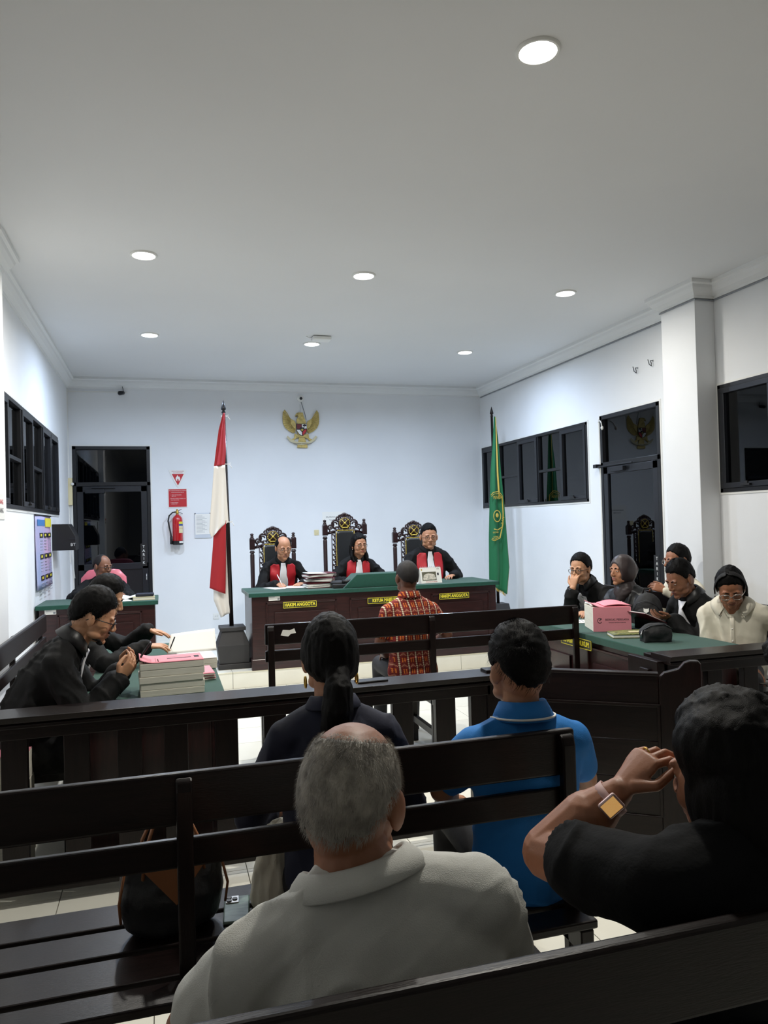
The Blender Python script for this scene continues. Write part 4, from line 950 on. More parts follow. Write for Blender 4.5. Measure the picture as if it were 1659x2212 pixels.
p5 = person('woman in white shirt with black headband and clear glasses looking down at the right', (3.60, 4.19, 1.23), R(134), seat=.45, lean=(14, 22), head=(8, 34, 4), hscale=1.07, bw=1.12, belly=.02, skin='b', cloth='shirt', M_c=M_ivory, seed=37, hvox=.005, lips=M_lipd, foldamp=.009, eyez=.45,
    arms=dict(L=dict(w=(4.10, 3.98, 1.02), pole=(-.5, -.4, -.6), d=(.5, -.3, -.4)), R=dict(w=(3.60, 4.06, .62), pole=(.8, -.2, -1), d=(.1, -.6, -.5))),
    hair=dict(style='woman', t=.010, top=.010, extra=bob_hair), glasses=(M_specs, .025, .019, .0022))
collar(p5, M_ivory, h=.04, r=.07, flare=.05, gap=34, pts=.035)
patch(p5, 'button_placket', M_ivory, rows((.44, -.014, .014), (.2, -.014, .014), (.02, -.014, .014)), off=.006, thick=.004, nu=3)
m = MB()
for s_ in (.36, .28, .2, .12):
    c = p5['sp'](s_); Q = p5['Rt2']; h_, n_, _, _ = p5['bvh'].ray_cast(c+Q @ Vector((0, .6, 0)), Q @ Vector((0, -1, 0)))
    if h_: m.ell(h_+n_*.008, (.005, .003, .005), seg=8, rings=5)
m.build('shirt_buttons', M_paper, p5['root'], True)['kind'] = 'stuff'
m = MB(); m.tube([p5['Hm'] @ Vector((.093*math.cos(t), .012+.02*math.sin(t), -.01+.146*math.sin(t))) for t in [R(a) for a in range(-8, 189, 14)]], [(.005, .017)]*15, 10, side=p5['Rh'] @ Vector((1, 0, 0))); m.build('headband', mat('black_velvet', S(24, 24, 26), .8, bump=.3, bscale=200), p5['root'], True)
# accused
def batik():
    mm = bpy.data.materials.new('red_woven_pattern'); mm.use_nodes = True; nt = mm.node_tree; b = nt.nodes['Principled BSDF']; b.inputs['Roughness'].default_value = .85
    tc = nt.nodes.new('ShaderNodeTexCoord'); sx = nt.nodes.new('ShaderNodeSeparateXYZ'); link(nt, tc.outputs['Object'], sx.inputs[0])
    def ma(op, a, c=None, d=None):
        n = nt.nodes.new('ShaderNodeMath'); n.operation = op
        for i, q in enumerate((a, c, d)):
            if q is None: continue
            if isinstance(q, (int, float)): n.inputs[i].default_value = q
            else: link(nt, q, n.inputs[i])
        return n.outputs[0]
    X, Y, Z = sx.outputs
    XX = ma('ADD', X, ma('MULTIPLY', Y, .25))
    u = ma('FRACT', ma('DIVIDE', ma('ADD', XX, 5.02), .053)); du = ma('ABSOLUTE', ma('SUBTRACT', u, .5))
    bead = ma('ABSOLUTE', ma('SINE', ma('MULTIPLY', Z, 220)))
    stripe = ma('GREATER_THAN', du, ma('SUBTRACT', .455, ma('MULTIPLY', bead, .05)))
    sg = ma('MULTIPLY', stripe, ma('GREATER_THAN', bead, .25))
    edge = ma('MULTIPLY', ma('GREATER_THAN', du, .385), ma('LESS_THAN', du, .40))
    vz = ma('FRACT', ma('DIVIDE', ma('ADD', Z, 5), .075)); uu = ma('FRACT', ma('MULTIPLY', u, 2.0))
    du2 = ma('ABSOLUTE', ma('SUBTRACT', u, .5)); pair = ma('ABSOLUTE', ma('SUBTRACT', du2, .13))
    lobes = ma('MULTIPLY', ma('ABSOLUTE', ma('SINE', ma('MULTIPLY', vz, 18))), .045)
    org = ma('MULTIPLY', ma('LESS_THAN', pair, ma('ADD', .03, lobes)), ma('LESS_THAN', ma('ABSOLUTE', ma('SUBTRACT', vz, .28)), .20))
    chev = ma('ABSOLUTE', ma('SUBTRACT', ma('SUBTRACT', vz, .86), ma('MULTIPLY', du2, -.55)))
    ch = ma('MULTIPLY', ma('LESS_THAN', chev, .035), ma('LESS_THAN', du2, .33))
    ch2 = ma('MULTIPLY', ma('LESS_THAN', ma('ABSOLUTE', ma('SUBTRACT', chev, .11)), .02), ma('LESS_THAN', du2, .2))
    nz = nt.nodes.new('ShaderNodeTexNoise'); nz.inputs['Scale'].default_value = 90
    def mix(f, a, c):
        n = nt.nodes.new('ShaderNodeMix'); n.data_type = 'RGBA'
        for i, q in ((0, f), (6, a), (7, c)):
            if isinstance(q, tuple): n.inputs[i].default_value = q
            elif isinstance(q, (int, float)): n.inputs[i].default_value = q
            else: link(nt, q, n.inputs[i])
        return n.outputs[2]
    c = mix(nz.outputs['Fac'], S(96, 16, 18), S(138, 30, 24))
    c = mix(edge, c, S(48, 12, 14)); c = mix(ma('GREATER_THAN', du, .40), c, S(84, 16, 18)); c = mix(org, c, S(222, 120, 44)); c = mix(ch, c, S(206, 150, 120)); c = mix(ch2, c, S(170, 100, 80)); c = mix(sg, c, S(216, 196, 168))
    link(nt, c, b.inputs['Base Color']); return mm
p = person('man in red patterned short sleeve shirt seated before the judges seen from behind', (1.685, 5.24, 1.325), R(-2), seat=.45, lean=(4, 8), head=(4, 4, 0), hscale=1.02, bw=1.02, skin='e', cloth='shirt', sleeve='short', M_c=batik(), seed=41, face=True, foldamp=.004,
    arms=dict(L=dict(w=(1.54, 5.34, .64), e=(1.46, 5.20, .76), d=(.2, .9, -.2), curl=.4), R=dict(w=(1.90, 5.40, .65), e=(1.96, 5.18, .78), d=(-.2, .9, -.2), curl=.4)),
    hair=dict(style='short', t=.006, noise=.0012, mat=M_stub))
collar(p, p['cloth'].data.materials[0], h=.04, r=.066, flare=.018, gap=16)
# audience
def pony(e, Hm, Rh, Rt2, Nb):
    e.ell(Hm @ Vector((0, -.108, -.035)), (.038, .03, .032), Rh, 14, 10)
    e.tube([Hm @ Vector(q) for q in ((0, -.11, -.035), (-.004, -.135, -.07), (-.012, -.135, -.13), (-.018, -.12, -.19), (-.02, -.115, -.24), (-.02, -.112, -.275))], [.028, .044, .05, .046, .034, .010], 14)
pw = person('woman in navy blouse with black ponytail and gold hoop earrings seen from behind', (.495, 2.36, 1.303), R(-4), seat=.45, lean=(3, 8), head=(4, 4, 0), hscale=1.04, bw=.98, skin='a', cloth='shirt', M_c=M_navy, seed=43, hvox=.005,
    hair=dict(style='woman', t=.010, top=.012, noise=.003, streak=(90, 20, 12), extra=pony))
m = MB()
for s in (1, -1):
    c = Vector((s*.079, -.012, -.058)); m.tube([pw['Hm'] @ (c+Vector((0, math.cos(t)*.013, math.sin(t)*.016-.006))) for t in [2*PI*i/16 for i in range(16)]], .0032, 8, closed=True)
    m.build('hoop_earring', M_brass, pw['root'], True); m = MB()
collar(pw, M_navy, h=.03, r=.066, flare=.02, gap=20)
pb = person('man with thick black hair in bright blue polo shirt seen from behind', (1.075, 2.22, 1.25), R(-6), seat=.45, lean=(-3, 5), head=(10, 2, 0), hscale=1.06, bw=1.0, skin='a', cloth='polo', sleeve='short', M_c=M_bluep, seed=47, hvox=.005, cvox=.009, foldamp=.005,
    arms=dict(R=dict(w=(1.20, 2.52, .60), e=(1.32, 2.24, .74)), L=dict(w=(.95, 2.52, .62), e=(.84, 2.30, .74))),
    hair=dict(style='short', t=.015, top=.020, noise=.004, streak=(20, 20, 70), strands=(2600, .02, .0006, lambda d: (-.55, -.45 if d.z > .5 else -.1, -.75 if d.z < .6 else -.1), M_hair)))
collar(pb, M_bluep, h=.048, r=.068, flare=.026, gap=18, tip=M_shirtw)
pg = person('older man with cropped grey hair in grey polo shirt, back turned in the foreground', (.302, 1.285, 1.258), R(-4), seat=.45, lean=(8, 12), side=-10, neckz=.028, head=(-26, 8, 3), hscale=1.10, bw=1.2, skin='b', cloth='polo', sleeve='short', M_c=M_greyp, seed=53, hvox=.004, cvox=.008, foldamp=.007,
    arms=dict(R=dict(w=(.50, 1.62, .60), e=(.62, 1.36, .74)), L=dict(w=(.18, 1.62, .62), e=(.03, 1.36, .74))),
    hair=dict(style='bald', t=.004, noise=.0012, mat=M_hairg, bald_top=(.12, 1, 36), strands=(11000, .013, .00035, lambda d: (0, -.35, -.75), M_hairg)))
collar(pg, M_greyp, h=.026, r=.072, flare=.024, gap=18, zoff=-.050)
def big_hair(e, Hm, Rh, Rt2, Nb):
    e.ell(Hm @ Vector((0, -.035, -.03)), (.118, .112, .15), Rh, 28, 18); e.ell(Hm @ Vector((0, -.06, -.13)), (.105, .075, .11), Rh, 24, 14); e.ell(Hm @ Vector((-.03, -.02, .06)), (.085, .10, .085), Rh, 20, 12)
pr = person('person with full black hair in black t-shirt raising a hand to the face, right foreground', (1.015, 1.20, 1.235), R(4), seat=.45, lean=(8, 12), head=(14, 8, 0), hscale=1.10, bw=1.32, side=11, neckz=.0, skin='b', cloth='tee', sleeve='short', M_c=M_blackt, seed=59, cvox=.009, foldamp=.006,
    arms=dict(L=dict(w=(.862, 1.335, 1.052), e=(.735, 1.395, .925), d=(.62, -.05, .62), n=(.55, .1, -.75), curl=[.75, .7, .8, .95], vox=.0032, thumb=.8, spread=.12, slv=.62), R=dict(w=(1.2, 1.55, .62))),
    hair=dict(style='woman', t=.018, top=.022, noise=.006, streak=(90, 20, 12), extra=big_hair))
M_screen = bpy.data.materials.new('watch_screen'); M_screen.use_nodes = True
_b = M_screen.node_tree.nodes['Principled BSDF']; _b.inputs['Base Color'].default_value = (0, 0, 0, 1); _n = M_screen.node_tree.nodes.new('ShaderNodeTexNoise'); _n.inputs['Scale'].default_value = 90
_r = M_screen.node_tree.nodes.new('ShaderNodeValToRGB'); _r.color_ramp.elements[0].color = S(220, 120, 40); _r.color_ramp.elements[0].position = .35; _r.color_ramp.elements[1].color = S(240, 206, 130); _r.color_ramp.elements[1].position = .6
link(M_screen.node_tree, _n.outputs['Fac'], _r.inputs[0]); link(M_screen.node_tree, _r.outputs[0], _b.inputs['Emission Color']); _b.inputs['Emission Strength'].default_value = .55
watch(pr, -1, mat('pale_pink_rubber', S(196, 160, 156), .6), mat('pale_pink_case', S(204, 176, 172), .35, metal=.4), wd=.011, t=.13, screen=M_screen, face_n=(-.35, -.9, .2))
m = MB(); E, W_, d, n, a = pr['A'][-1]; d = Vector(d).normalized(); n = Vector(n); n = (n-d*n.dot(d)).normalized(); u = -d.cross(n); c = W_+d*.098*1.0+u*-.0105+n*.004
dd = (d*math.cos(.5)+n*math.sin(.5)).normalized(); q1 = dd.orthogonal().normalized(); q2 = dd.cross(q1)
m.tube([c+(q1*math.cos(t)+q2*math.sin(t))*.0105 for t in [2*PI*i/16 for i in range(16)]], .0018, 8, closed=True); m.build('ring', M_brass, pr['root'], True)
pe = person('person with black hair and red top cut off by the right edge of the photo', (2.33, 2.36, 1.10), R(60), seat=.45, lean=(30, 42), head=(10, 30, 0), skin='b', cloth='shirt', M_c=mat('crimson_cotton', S(150, 26, 38), .8), seed=61,
    arms=dict(L=dict(w=(2.07, 2.10, .855), d=(-.6, .2, .4), n=(.4, .2, .6), curl=.6), R=dict(w=(2.1, 2.5, .7))), hair=dict(style='full', t=.03, top=.02, noise=.008))
# ------------------------------------------------------------------ flags
def sheet(L, Rr, y0, amp, nf, ph, nu=14, nv=30, thick=.003):
    zl = [q[1] for q in L][::-1]; xl = [q[0] for q in L][::-1]; zr = [q[1] for q in Rr][::-1]; xr = [q[0] for q in Rr][::-1]
    n = max(len(L), len(Rr)); tl = np.linspace(0, 1, len(L)); tr = np.linspace(0, 1, len(Rr))
    def fn(u, v):
        a = (np.interp(v, tl, [q[0] for q in L]), np.interp(v, tl, [q[1] for q in L])); b = (np.interp(v, tr, [q[0] for q in Rr]), np.interp(v, tr, [q[1] for q in Rr]))
        return (a[0]+(b[0]-a[0])*u, y0+amp*(.25+v)*math.sin(u*nf*math.pi+ph+v*.8), a[1]+(b[1]-a[1])*u)
    return MB().grid(fn, nu, nv, (0, thick, 0))
M_flagr = mat('flag_red', S(158, 22, 32), .7, sheen=.2, bump=.1, bscale=30); M_flagw = mat('flag_white', S(226, 222, 216), .75, sheen=.1, bump=.1, bscale=30)
t = thing('flag_on_pole', 'red and white flag on a dark pole in a black base left of the judges', 'flag', (0, 0, 0))
m = MB(); m.tube([(.652, 8.0, .57), (.64, 8.0, 1.5), (.622, 8.0, 2.80)], [.022, .021, .017], 14); m.build('pole', M_benchz, t, True)
MB().lathe([(.016, 2.79), (.022, 2.80), (.012, 2.82), (.024, 2.83), (.026, 2.845), (.016, 2.88), (.001, 2.93)], (.6205, 8.0, 0), 14).build('spear_finial', M_alu2, t, True)
m = MB()
for (a, b, c, d, z0, z1) in ((.50, .83, 7.85, 8.15, DA, DA+.055),): m.box(a, b, c, d, z0, z1)
m.loft([[(.515, 7.865, DA+.055), (.815, 7.865, DA+.055), (.815, 8.135, DA+.055), (.515, 8.135, DA+.055)], [(.495, 7.85, .40), (.82, 7.85, .40), (.82, 8.15, .40), (.495, 8.15, .40)], [(.545, 7.89, .545), (.765, 7.89, .545), (.765, 8.11, .545), (.545, 8.11, .545)]]); m.box(.525, .785, 7.87, 8.13, .545, .585)
m.build('base', M_blackbase, t, bevel=.006)
sheet([(.612, 2.79), (.563, 2.61), (.53, 2.39), (.508, 2.235)], [(.632, 2.79), (.634, 2.61), (.633, 2.39), (.622, 2.25)], 7.955, .018, 2.2, .3).build('red_upper_cloth', M_flagr, t, True)
sheet([(.508, 2.238), (.484, 1.987), (.46, 1.749), (.446, 1.56), (.47, 1.50)], [(.622, 2.252), (.63, 1.985), (.638, 1.793), (.645, 1.66), (.56, 1.60)], 7.955, .022, 2.4, .3).build('white_upper_cloth', M_flagw, t, True)
sheet([(.498, 1.66), (.48, 1.415), (.456, 1.178), (.438, .985)], [(.62, 1.68), (.613, 1.5), (.608, 1.25), (.597, .918)], 7.975, .02, 1.5, 1.2).build('red_lower_cloth', M_flagr, t, True)
sheet([(.52, 1.62), (.50, 1.30), (.477, .95), (.476, .86), (.545, .675)], [(.632, 1.6), (.638, 1.314), (.642, .931), (.634, .715)], 8.005, .018, 2.6, 2).build('white_lower_cloth', M_flagw, t, True)
m = MB()
for z in (2.76, 2.26, 1.66):
    x = .64-(z-1.5)*.0145; m = MB(); m.tube([(x+.024*math.cos(a), 8.0+.024*math.sin(a), z) for a in [2*PI*i/14 for i in range(14)]], .004, 6, closed=True); m.tube([(x+.02, 7.978, z), (x+.045, 7.97, z-.01), (x+.06, 7.965, z-.04)], .003, 6); m.tube([(x+.02, 7.978, z), (x+.05, 7.972, z+.012)], .003, 6); m.build('tie_string', M_flagw, t, True)
t = thing('flag_on_pole', 'green court flag with gold emblem and fringe on a pole right of the desk', 'flag', (0, 0, 0)); gy = 9.3
M_flagg = mat('flag_green', S(16, 104, 62), .65, sheen=.2, bump=.1, bscale=30)
m = MB(); m.tube([(4.262, gy, .45), (4.245, gy, 3.0)], [.021, .016], 14); m.build('pole', M_benchz, t, True)
MB().lathe([(.014, 2.99), (.02, 3.0), (.012, 3.02), (.026, 3.035), (.016, 3.075), (.001, 3.13)], (4.246, gy, 0), 14).build('spear_finial', M_benchz, t, True)
m = MB(); m.box(4.10, 4.43, gy-.15, gy+.15, DA, DA+.06); m.loft([[(4.11, gy-.14, DA+.06), (4.42, gy-.14, DA+.06), (4.42, gy+.14, DA+.06), (4.11, gy+.14, DA+.06)], [(4.15, gy-.11, .50), (4.37, gy-.11, .50), (4.37, gy+.11, .50), (4.15, gy+.11, .50)]]); m.build('base', M_blackbase, t, bevel=.006)
gL = [(4.258, 2.99), (4.235, 2.684), (4.188, 2.25), (4.159, 1.755), (4.141, 1.385), (4.132, .893), (4.134, .757)]; gR = [(4.27, 2.99), (4.303, 2.684), (4.329, 2.249), (4.358, 1.876), (4.388, 1.316), (4.404, .974), (4.359, .617)]
sheet(gL, gR, gy-.05, .026, 3.3, .6, nu=20, nv=40).build('green_cloth', M_flagg, t, True)
M_fringe = mat('gold_fringe', S(206, 176, 84), .5, metal=.3)
def off(L, d): return [(a+d, z) for a, z in L]
m = sheet([(4.262, 2.98), (4.262, 2.684), (4.262, 2.25), (4.275, 1.9)], [(4.268, 2.98), (4.272, 2.684), (4.276, 2.25), (4.289, 1.9)], gy-.085, .01, 1, .6, nu=3, nv=24); m.build('gold_edge', M_fringe, t, True)
m = sheet(off(gR[3:], -.004), off(gR[3:], .010), gy-.047, .012, 1, .6, nu=2, nv=24); m.build('gold_fringe', M_fringe, t, True)
m = MB()
for i in range(26): x = 4.136+i*.0088; z = .757-(.14)*(i/25); m.box(x, x+.004, gy-.05+.02*math.sin(i*.6), gy-.046+.02*math.sin(i*.6), z-.03, z+.006)
o = m.build('gold_fringe_bottom', M_fringe, t); o['kind'] = 'stuff'
M_emb = mat('embroidered_gold', S(196, 170, 70), .6)
m = MB(); cx, cz, rr_ = 4.245, 1.62, .0
ey = gy-.092
shield = [(4.165, 1.94), (4.20, 1.975), (4.27, 1.985), (4.325, 1.93), (4.335, 1.7), (4.325, 1.55), (4.27, 1.37), (4.20, 1.335), (4.155, 1.35)]
m.tube([(x, ey+.01*math.sin((x-4.15)*40), z) for x, z in shield], .006, 6); m.tube([(x*.93+4.245*.07, ey+.01*math.sin((x-4.15)*40), z*.93+1.62*.07) for x, z in shield], .004, 6); m.build('emblem_shield', M_emb, t, True)
m = MB(); m.tube([(4.24+.05*math.cos(a), ey-.004, 1.66+.075*math.sin(a)) for a in [R(q) for q in range(60, 301, 20)]], .006, 6); m.tube([(4.24+.05*math.cos(a), ey-.004, 1.66+.075*math.sin(a)) for a in [R(q) for q in range(-60, 61, 20)]], .006, 6); m.ell((4.24, ey-.004, 1.67), (.022, .004, .03), seg=10, rings=6); m.tube([(4.19, ey-.004, 1.49), (4.24, ey-.004, 1.475), (4.30, ey-.004, 1.51)], (.007), 6); m.build('emblem', M_emb, t, True)
text('lettering', 'PENGA', .062, M_emb, t, face_M((4.247, ey-.018, 1.905), (1, 0, .0), (0, 0, 1)), .001, 1.0, .62)
text('lettering', 'ILAN', .045, M_emb, t, face_M((4.312, ey-.018, 1.60), (.25, 0, 1), (-1, 0, .25)), .001)
text('lettering', 'SIONS', .030, M_emb, t, face_M((4.205, ey-.018, 1.445), (1, 0, .05), (0, 0, 1)), .001)
text('lettering', 'NON', .03, M_emb, t, face_M((4.205, ey-.018, 1.385), (1, 0, .1), (0, 0, 1)), .001)

# ------------------------------------------------------------------ eagle emblem on the back wall
G_ = thing('eagle_wall_emblem', 'gilded eagle emblem with shield and ribbon hanging on the back wall', 'emblem', (1.90, YB, 2.70))
def gp(cx, cy): return ((cx-870)/1815, (1525-cy)/1815)
M_gar = mat('gilded_wood', S(190, 168, 100), .42, metal=.3, noise=.25, nscale=30); M_gard = mat('emblem_outline', S(70, 60, 44), .6)
def plateG(name, pts, y0, y1, m, bev=.003, par=G_): return MB().prism([(gp(*q)[0], -y0, gp(*q)[1]) for q in pts], (0, -(y1-y0), 0)).build(name, m, par, bevel=bev)
plateG('torso', [(735, 900), (745, 780), (790, 720), (715, 715), (705, 690), (745, 630), (800, 612), (905, 615), (925, 700), (960, 800), (985, 900), (1000, 1100), (930, 1250), (800, 1250), (735, 1100)], .012, .045, M_gar)
plateG('beak_gap', [(718, 722), (790, 700), (760, 690), (720, 700)], .045, .049, M_gard, .001)
MB().ell((gp(775, 655)[0], -.046, gp(775, 655)[1]), (.006, .004, .006), seg=8, rings=5).build('emblem_eye', M_gard, G_, True)
for s in (1, -1):
    X = (lambda q: q) if s == 1 else (lambda q: 1700-q+20)
    wing = [(700, 860), (580, 760), (500, 690), (440, 545), (395, 620), (385, 760), (395, 900), (450, 1010), (540, 1090), (640, 1140), (700, 1130), (725, 1000)]
    plateG('wing', [(X(a), b) for a, b in wing][::s], .010, .026, M_gar)
    for i in range(15):
        f = i/14; a0 = (575+f*110, 770+f*290); tip = [(440, 545), (400, 600), (388, 660), (384, 720), (384, 780), (388, 840), (396, 900), (420, 955), (452, 1005), (490, 1045), (530, 1080), (575, 1108), (618, 1128), (660, 1136), (695, 1128)][i]
        mt_ = MB(); A_, B_ = gp(X(a0[0]), a0[1]), gp(X(tip[0]), tip[1]); mt_.tube([(A_[0], -.028, A_[1]), ((A_[0]+B_[0])/2, -.034, (A_[1]+B_[1])/2), (B_[0], -.024, B_[1])], [.0055, .0075, .003], 7); mt_.build('feather', M_gar, G_, True)
    plateG('wing_shoulder', [(X(a), b) for a, b in [(580, 770), (690, 830), (720, 900), (715, 1050), (640, 990), (590, 900)]][::s], .022, .038, M_gar)
    plateG('eagle_leg', [(X(a), b) for a, b in [(680, 1150), (780, 1200), (800, 1250), (700, 1290), (665, 1340), (560, 1330), (600, 1300), (670, 1270)]][::s], .02, .045, M_gar)
plateG('tail', [(800, 1230), (930, 1230), (1020, 1500), (1000, 1520), (740, 1515), (765, 1400)], .012, .034, M_gar)
plateG('ribbon', [(470, 1250), (500, 1215), (590, 1300), (760, 1380), (1000, 1380), (1140, 1310), (1220, 1210), (1270, 1240), (1190, 1340), (1050, 1420), (880, 1450), (760, 1440), (560, 1360)], .034, .046, mat('ribbon_cream', S(206, 196, 160), .6), .002)
text('lettering', 'BHINNEKA TUNGGAL IKA', .022, M_ink, G_, face_M((gp(880, 1415)[0], -.0475, gp(880, 1415)[1]), (1, 0, 0), (0, 0, 1)), .0005)
sh_o = [(725, 905), (1000, 905), (1000, 1080), (960, 1160), (880, 1225), (800, 1190), (735, 1100)]
plateG('shield', sh_o, .045, .054, M_black, .002)
for nm, pts, mt_ in (('shield_field', [(738, 918), (858, 918), (858, 1040), (738, 1040)], mat('maroon_enamel', S(110, 22, 30), .4)), ('shield_field', [(868, 918), (990, 918), (990, 1030), (868, 1030)], M_paper), ('shield_field', [(738, 1062), (820, 1062), (862, 1120), (865, 1208), (800, 1175), (745, 1095)], M_paper), ('shield_field', [(985, 1052), (985, 1080), (945, 1150), (885, 1205), (882, 1125), (920, 1060)], M_redsign)):
    plateG(nm, pts, .054, .057, mt_, .001)
plateG('shield_center', [(820, 1000), (920, 1000), (930, 1070), (870, 1130), (815, 1070)], .056, .060, M_black, .001)
m = MB(); st_ = [(gp(870, 1065)[0]+r*math.sin(R(36*i)), -.060, gp(870, 1065)[1]+r*math.cos(R(36*i))) for i in range(10) for r in ((.024,) if i % 2 == 0 else (.0095,))]; m.prism(st_, (0, -.003, 0)).build('star', M_gold, G_)
m = MB()
for a, b in ((905, 955), (930, 940), (955, 950)): m.ell((gp(a+8, b)[0], -.058, gp(a+8, b)[1]), (.012, .003, .012), seg=8, rings=5)
m.box(gp(936, 0)[0], gp(946, 0)[0], -.060, -.056, gp(0, 1005)[1], gp(0, 960)[1]); m.build('shield_tree', M_ink, G_, True)
m = MB(); m.tube([(gp(850, 612)[0], -.02, gp(850, 612)[1]), (gp(845, 400)[0], -.012, gp(845, 400)[1])], .0015, 5); m.build('hanging_wire', M_black, G_)
t = thing('dome_camera', 'white dome security camera above the eagle emblem', 'camera', (1.895, YB, 3.405))
m = MB(); m.lathe([(.05, 0), (.05, -.02), (.042, -.03), (.001, -.034)], seg=20, axis='y'); m.build('housing', M_white, t, True)
m = MB(); m.ell((.004, -.04, -.004), (.021, .021, .021), seg=14, rings=10); m.build('camera_lens', M_black, t, True)
m = MB(); m.tube([(.01, -.01, -.05), (.03, -.01, -.12), (.06, -.01, -.22), (.075, -.012, -.30)], .003, 6); m.build('cable', M_black, t, True)
t = thing('bullet_camera', 'small dark bullet camera with cable on the back wall, upper left', 'camera', (-.49, YB, 3.44))
m = MB(); m.tube([(0, 0, .0), (.0, -.05, -.01)], .012, 8); m.tube([(.01, -.03, -.012), (-.035, -.10, -.03)], [.024, .027], 14); m.build('housing', M_alu2, t, True); MB().ell((-.037, -.104, -.031), (.016, .012, .016), seg=10, rings=6).build('camera_lens', M_black, t, True)
m = MB(); m.tube([(.012, -.02, .01), (.0, -.03, .07), (.012, -.04, .14), (.02, -.05, CEIL-3.44)], .0035, 6); m.build('cable', M_black, t, True)

# ------------------------------------------------------------------ fire point
t = thing('fire_sign', 'white triangular fire extinguisher sign with red flame triangle', 'sign', (.195, YB, 2.17))
def tri(s, z0, zt): return [(-s, 0, zt), (s, 0, zt), (0, 0, z0)]
MB().prism([(-.108, -.004, .232), (-.118, -.004, .222), (-.014, -.004, .006), (0, -.004, .0), (.014, -.004, .006), (.118, -.004, .222), (.108, -.004, .232)], (0, -.004, 0)).build('board', M_white, t)
MB().prism([(-.078, -.008, .175), (.078, -.008, .175), (0, -.008, .02)], (0, -.002, 0)).build('red_triangle', M_redsign, t)
MB().prism([(-.03, -.010, .105), (-.026, -.010, .13), (-.012, -.010, .145), (-.004, -.010, .165), (.006, -.010, .14), (.02, -.010, .142), (.03, -.010, .12), (.03, -.010, .10), (.018, -.010, .082), (-.018, -.010, .082)], (0, -.001, 0)).build('flame_symbol', M_white, t)
MB().prism([(-.014, -.011, .085), (0, -.011, .118), (.014, -.011, .085)], (0, -.001, 0)).build('flame_core', M_redsign, t)
text('lettering', 'FIRE EXTINGUISHER', .018, M_redsign, t, face_M((0, -.009, .213), (1, 0, 0), (0, 0, 1)), .0004); text('lettering', 'ALAT PEMADAM', .017, M_redsign, t, face_M((0, -.009, .19), (1, 0, 0), (0, 0, 1)), .0004)
t = thing('instruction_board', 'red instruction board with white text above the extinguisher', 'sign', (.187, YB, 1.89))
MB().box(-.128, .128, -.006, -.001, 0, .262).build('board', M_white, t, bevel=.003); MB().box(-.117, .117, -.008, -.006, .012, .25).build('red_field', M_redsign, t, bevel=.001)
for i, (s_, x, z, sz) in enumerate((('CARA MENGGUNAKAN ALAT PEMADAM', 0, .23, .0135), ('FIRE EXTINGUISHER SERVICE', 0, .207, .013), ('1. TARIK PIN PENGAMAN', -.02, .172, .0125), ('SAFETY PIN', -.05, .154, .011), ('2. ARAHKAN NOZZLE KE PANGKAL API', 0, .122, .0115), ('AIM AT BASE OF FIRE', -.035, .103, .011), ('3. TEKAN HANDLE', -.045, .068, .0125), ('SQUEEZE LEVER', -.045, .05, .011))):
    text('lettering', s_, sz, M_white, t, face_M((x, -.0085, z), (1, 0, 0), (0, 0, 1)), .0003)
t = thing('fire_extinguisher', 'red fire extinguisher with black hose mounted on the back wall', 'fire extinguisher', (.175, YB-.085, 1.39))
MB().lathe([(.001, .045), (.06, .045), (.068, .06), (.068, .33), (.062, .36), (.045, .385), (.022, .40), (.02, .41), (.001, .41)], seg=24).build('cylinder', M_redpaint, t, 'auto')
MB().lathe([(.001, 0), (.06, 0), (.07, .01), (.071, .055), (.001, .055)], seg=24).build('foot_ring', M_black, t, 'auto')
m = MB(); m.lathe([(.016, .405), (.02, .415), (.02, .435), (.014, .45), (.014, .475), (.001, .48)], seg=12); m.box(-.035, .02, -.012, .012, .43, .45); m.build('valve', M_brass, t, 'auto')
m = MB(); m.tube([(.0, 0, .445), (.03, 0, .465), (.06, 0, .475)], [(.010, .004), (.009, .004), (.007, .003)], 8, side=(0, 1, 0)); m.build('squeeze_lever', M_alu2, t, True)
m = MB(); m.tube([(.0, 0, .432), (.04, 0, .43), (.07, 0, .415)], [(.010, .004), (.009, .004), (.007, .003)], 8, side=(0, 1, 0)); m.build('carry_handle', M_alu2, t, True)
m = MB(); m.tube([(-.02, -.01, .44), (-.06, -.02, .435), (-.105, -.02, .39), (-.12, -.02, .32), (-.105, -.02, .24), (-.088, -.02, .15), (-.085, -.02, .11)], .0095, 10); m.build('hose', M_black, t, True)
MB().lathe([(.012, .12), (.016, .11), (.017, .02), (.013, .01), (.001, .01)], (-.085, -.02, 0), 12).build('nozzle', M_black, t, True)
def wrapl(name, a0, a1, z0, z1, m_, r=.0685): return MB().grid(lambda u, v: (r*math.cos(R(a0+(a1-a0)*u)), r*math.sin(R(a0+(a1-a0)*u)), z0+(z1-z0)*v), 10, 1).build(name, m_, t, True)
wrapl('label_yellow', -75, -8, .16, .31, M_cream); wrapl('label_band', -75, -8, .255, .28, mat('blue_print', S(40, 70, 150), .5), .0692); wrapl('label_top', -75, -8, .28, .31, M_yellow, .0692); wrapl('label_line', -75, -8, .22, .223, M_redsign, .0692); wrapl('inspection_tag', -75, -5, .025, .05, M_paper, .0717)
m = MB(); m.box(-.03, .03, .06, .085, .2, .36); m.build('wall_bracket', M_steel, t)

